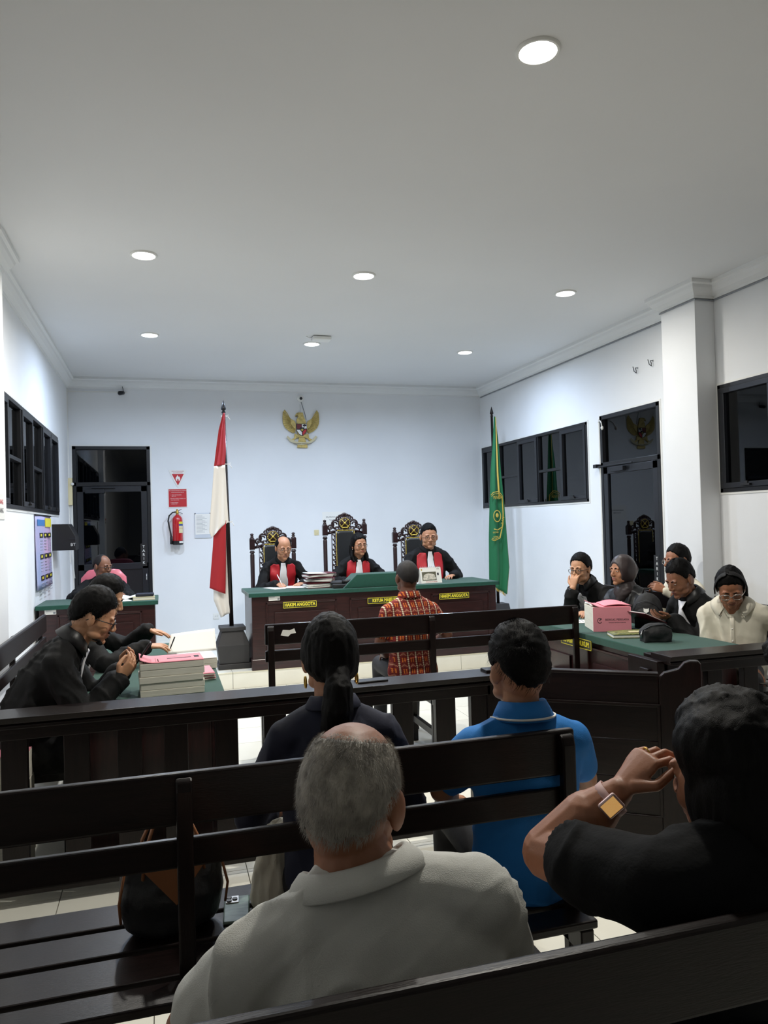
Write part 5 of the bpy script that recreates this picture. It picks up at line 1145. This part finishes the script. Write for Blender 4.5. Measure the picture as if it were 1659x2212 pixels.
# ------------------------------------------------------------------ papers and fittings on the walls
t = thing('notice_holder', 'clear wall holder with printed notice beside the flag pole', 'notice', (.51, YB, 1.47))
MB().box(-.11, .11, -.012, -.002, 0, .34).build('clear_pocket', mat('clear_plastic', S(206, 212, 220), .2), t, bevel=.002); MB().box(-.10, .10, -.0135, -.012, .05, .33).build('sheet', M_paper, t)
m = MB()
for i in range(14): m.box(-.085, -.085+.08+.03*(i % 3), -.0145, -.0135, .30-i*.017, .3035-i*.017)
for i in range(5): m.box(.0+i*.02, .001+i*.02, -.0145, -.0135, .10, .24)
o = m.build('printed_lines', M_grey, t); o['kind'] = 'stuff'
for x in (-.1, .1): MB().ell((x, -.014, .335), (.008, .006, .008), seg=8, rings=6).build('screw_cap', M_alu2, t, True)
t = thing('light_switch', 'cream light switch on the back wall between the judges', 'switch', (2.08, YB, 1.50)); MB().box(-.034, .034, -.008, 0, -.038, .038).build('plate', M_cream, t, bevel=.003); MB().box(-.018, .018, -.013, -.008, -.022, .022).build('rocker', M_cream, t, bevel=.002)
t = thing('power_outlet', 'white wall outlet low on the back wall behind the flag base', 'outlet', (.66, YB, .40)); MB().box(-.04, .04, -.008, 0, -.04, .04).build('plate', M_white, t, bevel=.003)
for x in (-.012, .012): MB().lathe([(.004, -.0095), (.004, -.008)], (x, 0, 0), 8, 'y').build('socket_hole', M_black, t)
t = thing('wall_notice', 'white paper notice half hidden behind the tall centre chair', 'notice', (2.34, YB, 1.60)); MB().box(-.17, .17, -.003, -.001, -.04, .19).build('sheet', M_paper, t); text('lettering', 'DILARANG MASUK', .028, M_ink, t, face_M((-.0, -.0036, .115), (1, 0, 0), (0, 0, 1)), .0003); text('lettering', 'TANPA IZIN', .026, M_ink, t, face_M((-.0, -.0036, .07), (1, 0, 0), (0, 0, 1)), .0003)
t = thing('wall_calendar', 'blue and pink wall calendar with black date blocks on the left wall', 'calendar', (XL, 7.80, 1.05))
M_calb = mat('calendar_gradient', S(120, 168, 206), .55, col2=S(212, 170, 200), nscale=1.1)
MB().grid(lambda u, v: (.008+.012*(1-v)**2+.005*math.sin(u*5), u*1.04, v*.72), 12, 12, (.002, 0, 0)).build('sheet', M_calb, t, True)
def calx(v): return .0105+.012*(1-v)**2+.006
MB().box(calx(.93)-.002, calx(.93)+.001, .6, 1.0, .61, .70).build('title_block', M_yellow, t); MB().box(calx(.93)-.002, calx(.93)+.001, .1, .55, .62, .68).build('picture_block', mat('sky_print', S(60, 120, 180), .5), t)
for z in (.50, .29, .08):
    for k in range(3):
        y = .22+k*.27; o = MB().box(calx(z/.72)-.003, calx(z/.72)+.0015, y, y+.2, z, z+.05).build('month_header', M_black, t); MB().box(calx(z/.72)+.001, calx(z/.72)+.0022, y+.04, y+.13, z+.015, z+.038).build('month_name', M_yellow, o)
m = MB()
for z in (.50, .29, .08):
    for k in range(3):
        for q in range(4): m.box(calx(z/.72)-.002, calx((z-.1)/.72)+.0005, .24+k*.27, .40+k*.27, z-.03-q*.03, z-.026-q*.03)
o = m.build('date_rows', M_grey, t); o['kind'] = 'stuff'
MB().box(.006, .016, 0, 1.04, .715, .73).build('top_binding', M_alu2, t)
t = thing('document_box', 'black slant topped document box fixed to the left wall beside the calendar', 'box', (XL, 8.98, 1.40))
MB().prism([(.0, 0, .0), (.24, 0, 0), (.24, 0, .15), (.17, 0, .29), (.0, 0, .29)], (0, .34, 0)).build('case', M_black, t, bevel=.004)
MB().box(.17, .24, -.006, .0, .12, .13).build('rim', M_alu2, t); text('lettering', 'BT', .045, M_white, t, face_M((.215, -.0062, .06), (1, 0, 0), (0, 0, 1)), .0004)
t = thing('cable_trunking', 'white cable trunking and junction box down the corner beside the back door', 'cable', (XL, YB, 0))
MB().box(.0, .012, -.022, -.006, 1.2, CEIL-.15).build('vertical_duct', M_white, t); MB().box(.0, .05, -.06, -.012, 1.95, 2.3).build('junction_box', M_cream, t, bevel=.004)
MB().box(.0, .75, -.012, -.002, CEIL-.19, CEIL-.175).build('horizontal_duct', M_white, t)
m = MB(); m.tube([(.02, -.03, 1.95), (.03, -.03, 1.7), (.025, -.04, 1.4), (.06, -.05, 1.0)], .004, 6); m.build('loose_cable', M_white, t, True)
MB().lathe([(.018, 0), (.02, -.03), (.008, -.045)], (.055, -.05, 2.22), 10, 'y').build('plug', M_white, t, True)
t = thing('wall_lamp_cable', 'white cable end hanging beside the top of the right door', 'cable', (XR, 7.36, 0))
m = MB(); m.box(-.012, 0, -.012, .004, .2, 2.69); m.build('duct', M_white, t); m = MB(); m.tube([(-.01, 0, 2.66), (-.03, -.06, 2.67), (-.05, -.12, 2.64), (-.06, -.15, 2.59)], .006, 8); m.build('cable', M_white, t, True); MB().ell((-.062, -.155, 2.575), (.016, .016, .022), seg=10, rings=8).build('socket', M_white, t, True)
for i, (y, z) in enumerate(((6.62, 3.11), (6.37, 3.13))):
    t = thing('wall_hook', ('left', 'right')[i]+' one of two small wire hooks high on the wall above the right door', 'hook', (XR, y, z)); m = MB(); m.tube([(0, 0, 0), (-.03, 0, 0), (-.035, -.02, -.03), (-.02, .0, -.05), (-.02, .035, -.03), (-.03, .04, .02)], .004, 6); m.build('wire', M_black, t, True); MB().lathe([(.01, -.004), (.01, 0)], (0, 0, 0), 10, 'x').build('base', M_steel, t)
t = thing('ceiling_router', 'small white wireless unit on the ceiling behind the centre downlight', 'router', (1.66, 7.93, CEIL)); MB().box(-.10, .10, -.07, .07, -.045, -.006).build('case', M_white, t, bevel=.012, seg=3)
m = MB(); m.tube([(-.08, 0, -.006), (-.13, 0, -.02), (-.16, 0, -.004)], .005, 6); m.build('cable', M_white, t, True); MB().box(-.05, .05, -.04, .04, -.008, 0).build('bracket', M_white, t)
t = thing('pillar_sign', 'small white sign with red letters at the left edge on the pillar', 'sign', (-1.08, 5.60, 1.70)); MB().box(0, .004, 0, .28, 0, .18).build('board', M_white, t); text('lettering', 'RUANG', .05, M_redsign, t, face_M((.0046, .14, .12), (0, 1, 0), (0, 0, 1)), .0003); text('lettering', 'SIDANG', .05, M_ink, t, face_M((.0046, .14, .06), (0, 1, 0), (0, 0, 1)), .0003)
m = MB(); m.tube([(XL+.006, 6.3, 1.78), (XL+.008, 6.35, 1.2), (XL+.01, 6.3, .5), (XL+.03, 6.2, .02)], .005, 6); tag(m.build('wall_cable', M_alu2, None, True), 'thin dark cable running down the left wall below the window', 'cable')

# ------------------------------------------------------------------ pink chair of the clerk, chair of the second row man
t = thing('padded_chair', 'pink vinyl padded chair behind the clerk', 'chair', (-.66, 8.80, DA)); M_vin = mat('pink_vinyl', S(220, 112, 126), .3, bump=.15, bscale=40, coat=.3)
m = MB(); eloft(m, [(Vector((0, .24, .5)), Vector((1, 0, 0)), Vector((0, 1, 0)), .22, .03), (Vector((0, .26, .75)), Vector((1, 0, 0)), Vector((0, 1, 0)), .25, .035), (Vector((0, .27, .92)), Vector((1, 0, 0)), Vector((0, 1, 0)), .24, .035), (Vector((0, .27, 1.0)), Vector((1, 0, 0)), Vector((0, 1, 0)), .17, .03)], 24); m.build('backrest', M_vin, t, True)
MB().ell((0, 0, .415), (.25, .24, .05), seg=24, rings=8).build('seat', M_vin, t, True)
for sx in (-.2, .2):
    for sy in (-.18, .2): MB().tube([(sx, sy, .39), (sx*1.08, sy*1.05, 0)], .013, 10).build('leg', M_steel, t, True)
    MB().tube([(sx*.8, .2, .39), (sx*.9, .27, .6)], .012, 8).build('back_support', M_steel, t, True)
t = thing('plain_wooden_chair', 'dark wooden chair under the man in white shirt behind the robed men', 'chair', (4.24, 5.52, 0), R(92))
for sx in (-.2, .2):
    for sy in (-.18, .2): MB().box(sx-.02, sx+.02, sy-.02, sy+.02, 0, .43).build('leg', M_benchz, t, bevel=.003)
    MB().box(sx-.02, sx+.02, -.215, -.18, .43, .92).build('back_post', M_benchz, t, bevel=.003)
MB().box(-.23, .23, -.21, .24, .425, .45).build('seat', M_bench, t, bevel=.006)
for z in (.6, .72, .84): MB().box(-.19, .19, -.205, -.19, z, z+.06).build('back_slat', M_bench, t, bevel=.003)

# ------------------------------------------------------------------ desk things
def pagestack(name, label, cat, c, w_, d_, z0, h_, rz=0, cover=None, cover_name='cover', bands=1, curl=0):
    t = thing(name, label, cat, (c[0], c[1], z0), rz)
    hh = h_/bands
    for i in range(bands):
        j = .004*math.sin(i*2.3)
        MB().box(-w_/2+j, w_/2+j, -d_/2+j*.6, d_/2+j*.6, i*hh, (i+1)*hh-.0012).build('page_block', M_paperedge, t, bevel=.002)
    if cover: MB().grid(lambda u, v: (-w_/2+w_*u, -d_/2+d_*v, h_+.003+curl*(max(0, .25-u)*4)**2*.02), 16, 6, (0, 0, -.003)).build(cover_name, cover, t, True)
    return t
DT = .936
def sheet_paper(label, c, rz, z, w_=.21, d_=.297, m_=M_paper, lines=True):
    t = thing('paper_sheet', label, 'paper', (c[0], c[1], z), rz); MB().grid(lambda u, v: (-w_/2+w_*u, -d_/2+d_*v, .0022+.002*math.sin(u*3)*v), 6, 6, (0, 0, -.001)).build('sheet', m_, t, True)
    if lines:
        m = MB()
        for i in range(9): m.box(-w_*.38, w_*(.2+.15*((i*7) % 3)/2), d_*.36-i*.026, d_*.36-i*.026+.004, .0048, .0052)
        o = m.build('printed_lines', M_grey, t); o['kind'] = 'stuff'
    return t
sheet_paper('white sheet the balding judge is writing on', (1.16, 8.17, 0), R(20), DT); sheet_paper('white sheet lying under the left hand of the balding judge', (1.36, 8.16, 0), R(-12), DT+.004)
sheet_paper('loose sheet in front of the woman judge', (2.02, 8.22, 0), R(8), DT); sheet_paper('loose sheet beside the desk calendar', (2.66, 7.98, 0), R(10), DT)
t = thing('pen', 'thin pen in the hand of the balding judge', 'pen', (1.225, 8.205, .945)); MB().tube([(0, 0, 0), (-.022, .03, .06), (-.05, .065, .13)], [.002, .0042, .0042], 8).build('barrel', M_white, t, True); MB().tube([(.0, 0, 0), (-.004, .006, .012)], [.0008, .002], 8).build('tip', M_steel, t, True)
# binders
M_mar = mat('maroon_cover', S(92, 20, 34), .4)
for i, (rz_, z0, hh) in enumerate(((4, 0, .055), (-6, .058, .05), (7, .11, .05))):
    t = thing('ring_binder', ['bottom', 'middle', 'topmost'][i]+' maroon ring binder in the stack beside the balding judge', 'binder', (1.585, 8.02, DT+z0), R(rz_), 'ring binders on the judges desk')
    MB().box(-.15, .15, -.12, .12, 0, .004).build('back_cover', M_mar, t); MB().grid(lambda u, v: (-.15+.3*u, -.12+.24*v, hh-.005-.02*(1-u)*(1 if i == 2 else .2)), 6, 2, (0, 0, .004)).build('front_cover', M_mar, t, True)
    m = MB(); m.tube([(.15, -.12, hh/2), (.15, .12, hh/2)], [(hh/2, .012)]*2, 12, side=(0, 0, 1)); m.build('spine', M_mar, t, True)
    for k in range(4): MB().grid(lambda u, v: (-.155+.004*k+.28*u, -.115+.23*v, .006+k*(hh-.014)/4+.012*(1-u)*math.sin(k*2+i)), 5, 2, (0, 0, (hh-.014)/5)).build('page_bundle', M_paper, t, True)
    MB().lathe([(.016, -.122), (.016, -.118)], (.145, 0, hh/2), 12, 'y').build('finger_ring', M_steel, t)
t = thing('equipment_case', 'flat black case with a microphone unit beside the green riser', 'case', (1.80, 7.82, DT), R(-8)); M_case = mat('black_nylon', S(30, 31, 33), .7, bump=.4, bscale=200)
MB().box(-.11, .14, -.09, .10, 0, .045).build('case', M_case, t, bevel=.012, seg=3); MB().ell((-.03, .03, .05), (.10, .07, .03), seg=18, rings=8).build('soft_flap', M_case, t, True)
m = MB(); m.tube([(-.01, -.05, .068), (.09, -.05, .068)], .02, 12); m.build('microphone_unit', M_black, t, True); MB().box(-.06, .12, -.092, -.089, .018, .022).build('zip', M_alu2, t)
t = thing('desk_calendar', 'white standing desk calendar with a group photo before the heavy set judge', 'calendar', (2.80, 7.82, DT), R(4))
tl = R(14); Mx = Matrix.Rotation(-tl, 4, 'X')
MB().box(-.125, .125, -.003, 0, 0, .175).xf(Mx).build('front_page', M_paper, t); MB().box(-.125, .125, 0, .003, 0, .172).xf(Matrix.Translation((0, .085, 0)) @ Matrix.Rotation(tl, 4, 'X')).build('back_board', M_paper, t); MB().box(-.125, .125, 0, .088, 0, .003).build('foot_board', M_paper, t)
MB().box(-.105, .062, -.0042, -.003, .03, .125).xf(Mx).build('photo', mat('olive_photo', S(96, 94, 74), .6, noise=.5, nscale=20), t)
m = MB(); m.ell((-.02, -.0045, .078), (.07, .001, .03), seg=16, rings=6); m.box(-.095, .055, -.0052, -.0042, .038, .066); m.xf(Mx).build('photo_figures', mat('pale_photo', S(206, 200, 186), .6, noise=.4, nscale=60), t)
MB().ell((-.105, -.004, .152), (.008, .001, .011), seg=10, rings=5).xf(Mx).build('crest', M_gold, t); MB().box(.075, .095, -.0042, -.003, .085, .112).xf(Mx).build('portrait', M_ink, t)
text('lettering', '2025', .016, M_ink, t, Mx @ face_M((.09, -.0036, .155), (1, 0, 0), (0, 0, 1)), .0002); text('lettering', 'PENGADILAN NEGERI', .014, M_redsign, t, Mx @ face_M((-.0, -.0036, .014), (1, 0, 0), (0, 0, 1)), .0002)
m = MB()
for i in range(11): x = -.11+i*.022; m.tube([(x, .043+.012*math.cos(a), .172+.010*math.sin(a)) for a in [2*PI*q/8 for q in range(8)]], .0015, 4, closed=True)
o = m.build('spiral_binding', M_steel, t); o['kind'] = 'stuff'
# clerk desk
CT = .916
t = thing('open_ledger', 'open white ledger on the clerk desk', 'book', (-.36, 8.05, CT), R(-6))
for s in (-1, 1): MB().grid(lambda u, v: (s*.17*u, -.13+.26*v, .012+.018*math.sin(min(1, u*1.2)*PI)*.9), 8, 3, (0, 0, -.010)).build('page_block', M_paper, t, True)
MB().box(-.175, .175, -.135, .135, 0, .002).build('cover', M_black, t)
t = thing('hardback_book', 'cream edged closed book on the clerk desk', 'book', (-.205, 7.86, CT), R(4)); MB().box(-.10, .10, -.07, .07, .003, .026).build('page_block', M_paperedge, t); MB().box(-.103, .103, -.073, .073, 0, .003).build('back_cover', M_cream, t); MB().box(-.103, .103, -.073, .073, .026, .029).build('front_cover', M_cream, t); MB().box(-.103, .103, .07, .074, 0, .029).build('spine', M_cream, t)
t = thing('zip_case', 'dark blue zip case lying on the cream book', 'case', (-.195, 7.87, CT+.0292), R(-3)); MB().box(-.085, .085, -.055, .055, 0, .032).build('case', mat('navy_nylon', S(30, 34, 52), .6), t, bevel=.01, seg=3); MB().box(-.086, .086, -.0565, -.054, .014, .018).build('zip', M_alu2, t)
sheet_paper('white sheet under the ledger on the clerk desk', (-.45, 7.88, 0), R(15), CT)
# prosecution table
TT = .771
fs = pagestack('case_file_stack', 'thick stack of bound case files with a pink printed cover on the left table', 'file stack', (.02, 4.06, 0), .31, .22, TT, .165, R(3), M_pink, 'pink_cover', 5, 1)
m = MB()
for i in range(7): m.box(-.14+i*.012, -.136+i*.012, -.09, .0+.03*(i % 2), .1665, .168)
m.box(-.02, .10, -.02, .0, .1665, .1682); m.box(-.02, .10, .03, .034, .1665, .1682); m.box(.115, .14, -.03, .03, .1665, .1682)
o = m.build('cover_print', M_ink, fs); o['kind'] = 'stuff'
pagestack('document_bundle', 'bundle of white printed pages under the turned page on the left table', 'papers', (.17, 4.75, 0), .21, .30, TT, .06, R(4), M_paper, 'top_page', 2)
t = thing('turned_page', 'large white page being turned over the bundle on the left table', 'paper', (.0, 0, 0)); MB().grid(lambda u, v: (.03+.27*u-.03*(1-u)*(1-v), 4.84+.13*v+.03*math.sin(u*2), .835+.105*v+.015*u*v), 10, 8, (0, .0015, 0)).build('page', M_paper, t, True)
for i in range(3): pagestack('pink_folder', ['lowest', 'middle', 'top'][i]+' of the folded pink folders behind the case file stack', 'folder', (.185+.004*i, 4.38-.006*i, 0), .10, .24, TT+i*.0145, .008, R(12-4*i), M_pink, 'pink_cover', 1)
t = thing('mobile_phone', 'phone held by the bearded man over the left table', 'phone', (-.135, 4.065, .945), R(-90)); MB().box(-.036, .036, -.004, .004, -.05, .10).xf(Matrix.Rotation(R(-35), 4, 'X')).build('case', M_black, t, bevel=.003); MB().box(-.033, .033, -.0046, -.004, -.046, .096).xf(Matrix.Rotation(R(-35), 4, 'X')).build('phone_screen', M_iris, t)
t = thing('pen', 'pen between the fingers of the man turning pages', 'pen', (.02, 4.88, .86)); MB().tube([(0, 0, 0), (.03, -.01, .075)], [.0035, .0042], 8).build('barrel', M_alu2, t, True); MB().tube([(0, 0, 0), (-.005, .0015, -.012)], [.003, .0008], 8).build('tip', M_steel, t, True)
fs = pagestack('floor_file_stack', 'pink covered file stack low behind the left end of the railing', 'file stack', (-.745, 3.83, 0), .26, .18, .0, .60, 0, M_pink, 'pink_cover', 5)
# defence table
t = pagestack('pink_file_box', 'tall pink bound case file bundle lettered in black on the right table', 'file stack', (3.17, 4.99, 0), .27, .30, TT, .175, R(-19), M_pink, 'pink_cover', 1, 1.2)
MB().box(-.137, .137, -.153, -.150, 0, .176).build('pink_spine', M_pink, t)
text('lettering', 'BERKAS PERKARA', .0215, M_ink, t, face_M((.035, -.1535, .085), (1, 0, 0), (0, 0, 1)), .0004); text('lettering', 'TINDAK PIDANA KORUPSI', .0105, M_ink, t, face_M((.035, -.1535, .064), (1, 0, 0), (0, 0, 1)), .0004)
m = MB(); m.tube([(-.09+.016*math.cos(a), -.1535, .08+.018*math.sin(a)) for a in [R(q) for q in range(30, 331, 25)]], .002, 6); m.tube([(-.092, -.1535, .08), (-.078, -.1535, .095)], .0025, 6); m.build('emblem', M_ink, t)
m = MB(); m.tube([(-.13, -.10, .182), (-.125, 0, .19), (-.13, .12, .184)], .008, 8); m.build('rolled_page', M_paper, t, True); MB().grid(lambda u, v: (-.05+.2*u, -.13+.25*v, .183+.02*math.sin(u*PI)*(.5+.5*v)), 8, 4, (0, 0, .001)).build('loose_pink_sheet', M_pink, t, True)
def batikm():
    mm = mat('green_gold_pattern', S(150, 150, 80), .5, col2=S(52, 66, 40), nscale=60); return mm
t = thing('patterned_folder', 'green and gold patterned folder lying before the pink bundle', 'folder', (3.10, 4.60, TT), R(-19)); MB().box(-.14, .15, -.09, .09, 0, .004).build('back_cover', batikm(), t); MB().box(-.135, .145, -.085, .085, .004, .022).build('page_block', M_paper, t); MB().grid(lambda u, v: (-.14+.29*u, -.09+.18*v, .024+.01*u*v), 6, 3, (0, 0, .003)).build('front_cover', t and bpy.data.materials['green_gold_pattern'], t, True); MB().box(-.01, .12, -.04, .02, .030, .0345).build('name_label', M_cream, t)
sheet_paper('pink slip sticking out under the patterned folder', (3.20, 4.46, 0), R(-16), TT, .16, .08, M_pink, False)
t = thing('pouch', 'black zipped pouch on the near end of the right table', 'pouch', (3.12, 4.34, TT), R(-15)); m = MB(); m.ell((0, 0, .062), (.11, .065, .062), seg=24, rings=12); m.box(-.09, .09, -.05, .05, .0, .08); pm = blob(m, .006, 6); displace(pm, lambda v, n: .004*fbm(v*22, 2, 3)); pm.materials.append(M_case); obj('pouch_body', pm, t, True)
m = MB(); m.tube([(-.10, -.03, .075), (-.05, -.045, .108), (.04, -.045, .115), (.10, -.03, .085)], .004, 6); m.build('zip', M_alu2, t, True); m = MB(); m.tube([(-.10, -.035, .078), (-.115, -.05, .06), (-.118, -.055, .035)], .004, 6); m.build('zip_puller', M_steel, t, True)
t = thing('backpack', 'black backpack with small white logo standing behind the maroon folder', 'backpack', (3.46, 4.90, TT), R(-42)); t.scale = (.84,)*3; m = MB(); m.ell((0, 0, .15), (.13, .075, .16), seg=24, rings=14); m.box(-.11, .11, -.055, .06, .0, .16); m.ell((0, -.06, .10), (.10, .04, .085), seg=20, rings=10); bmh = blob(m, .008, 6); displace(bmh, lambda v, n: .004*fbm(v*14, 3, 3)); bmh.materials.append(M_case); obj('bag_body', bmh, t, True)
m = MB(); m.tube([(-.12, -.05, .14), (-.08, -.075, .22), (0, -.085, .25), (.08, -.075, .22), (.12, -.05, .14)], .004, 6); m.build('front_zip', M_alu2, t, True); m = MB(); m.tube([(-.04, .02, .30), (-.03, .02, .345), (.03, .02, .345), (.04, .02, .30)], .008, 8); m.build('carry_loop', M_case, t, True)
m = MB(); m.prism([(-.022, -.105, .155), (-.022, -.105, .185), (-.012, -.105, .178), (.012, -.105, .178), (.022, -.105, .185), (.022, -.105, .155), (.0, -.105, .14)], (0, -.002, 0)); m.build('logo', M_white, t)
t = thing('clip_folder', 'maroon folder held open by the man looking down at the right table', 'folder', (3.33, 4.80, .875), R(8)); Mf = Matrix.Rotation(R(22), 4, 'Y')
MB().box(-.11, .11, -.15, .15, -.004, 0).xf(Mf).build('cover', M_mar, t); MB().box(-.10, .10, -.14, .14, .001, .006).xf(Mf).build('sheet_block', M_paper, t)
sheet_paper('white sheets lying beside the pink bundle at the far end of the right table', (3.12, 5.45, 0), R(70), TT); sheet_paper('second white sheet in front of the man resting his chin', (3.15, 5.85, 0), R(85), TT)
# railing, bench
RT_ = .8255
t = thing('mobile_phone', 'dark phone lying on the left railing top', 'phone', (.965, 3.62, RT_), R(4)); MB().box(-.078, .078, -.036, .036, 0, .008).build('case', M_black, t, bevel=.003); MB().box(-.074, .074, -.033, .033, .008, .0086).build('phone_screen', M_alu2, t)
t = thing('mobile_phone', 'pale green phone with camera bump on the bench beside the handbag', 'phone', (.185, 2.33, .4505), R(-6)); MB().box(-.038, .038, -.078, .078, 0, .009).build('case', mat('pale_green_marble', S(120, 140, 132), .3, col2=S(64, 84, 80), nscale=20, stretch=(1, 4, 1)), t, bevel=.004)
MB().box(-.033, .006, .03, .072, .009, .012).build('camera_bump', M_steel, t, bevel=.004)
for x, y in ((-.023, .06), (-.023, .041), (-.006, .05)): MB().lathe([(.008, .012), (.008, .015), (.001, .0152)], (x, y, 0), 12).build('camera_lens', M_black, t)
hb = thing('handbag', 'black leather handbag with tan trim and handles standing on the bench', 'handbag', (.0, 2.30, .4505), R(8)); M_tan = mat('tan_leather', S(150, 96, 58), .5, bump=.2, bscale=90); M_bag = mat('black_bag_leather', S(30, 31, 33), .42, bump=.3, bscale=120)
m = MB(); eloft(m, [(Vector((0, 0, .03)), Vector((1, 0, 0)), Vector((0, 1, 0)), .13, .075), (Vector((0, 0, .10)), Vector((1, 0, 0)), Vector((0, 1, 0)), .15, .08), (Vector((0, 0, .18)), Vector((1, 0, 0)), Vector((0, 1, 0)), .14, .06), (Vector((0, 0, .225)), Vector((1, 0, 0)), Vector((0, 1, 0)), .125, .03)], 28); bb = blob(m, .007, 4); displace(bb, lambda v, n: .005*fbm(v*16, 8, 3)); bb.materials.append(M_bag); obj('bag_body', bb, hb, True)
for s in (-1, 1):
    m = MB(); m.tube([(-.085, s*.045, .17), (-.075, s*.04, .25), (-.045, s*.02, .32), (0, s*.012, .345), (.045, s*.02, .32), (.075, s*.04, .25), (.085, s*.045, .17)], [(.009, .005)]*7, 8, side=(0, 1, 0)); m.build('handle', M_tan, hb, True)
    m = MB(); m.tube([(s*.145, -.04, .06), (s*.15, -.055, .12), (s*.135, -.045, .19), (s*.12, -.02, .23)], .004, 6); m.build('tan_piping', M_tan, hb, True)
MB().prism([(-.09, -.078, .21), (.09, -.078, .21), (.0, -.088, .10)], (0, .003, 0)).build('tan_flap', M_tan, hb, bevel=.001)
m = MB(); m.tube([(-.12, 0, .232), (0, 0, .238), (.12, 0, .232)], .004, 6); m.build('gold_zip', M_brass, hb, True)
m = MB(); eloft(m, [(Vector((0, 0, .02)), Vector((1, 0, 0)), Vector((0, 1, 0)), .07, .05), (Vector((.0, 0, .12)), Vector((1, 0, 0)), Vector((0, 1, 0)), .055, .04), (Vector((.02, 0, .24)), Vector((1, 0, 0)), Vector((0, 1, 0)), .04, .025)], 20); cbm = blob(m, .006, 3); displace(cbm, lambda v, n: .012*fbm(v*np.array([22, 22, 7]), 8, 3)); cbm.materials.append(M_ivory)
o = obj('cloth_bag', cbm); o.location = (.30, 2.34, .4505); tag(o, 'crumpled off white cloth bag on the bench beside the woman in navy', 'bag')
t = thing('mobile_phone', 'phone with bright pink screen held at the right edge', 'phone', (2.03, 2.12, .90), R(50)); Mp = Matrix.Rotation(R(-55), 4, 'X')
MB().box(-.038, .038, -.004, .004, -.03, .13).xf(Mp).build('case', M_black, t, bevel=.003); MB().box(-.034, .034, -.0048, -.004, -.026, .126).xf(Mp).build('phone_screen', mat('lit_screen', (0, 0, 0), .3, emit=S(255, 190, 200), estr=1.2), t)
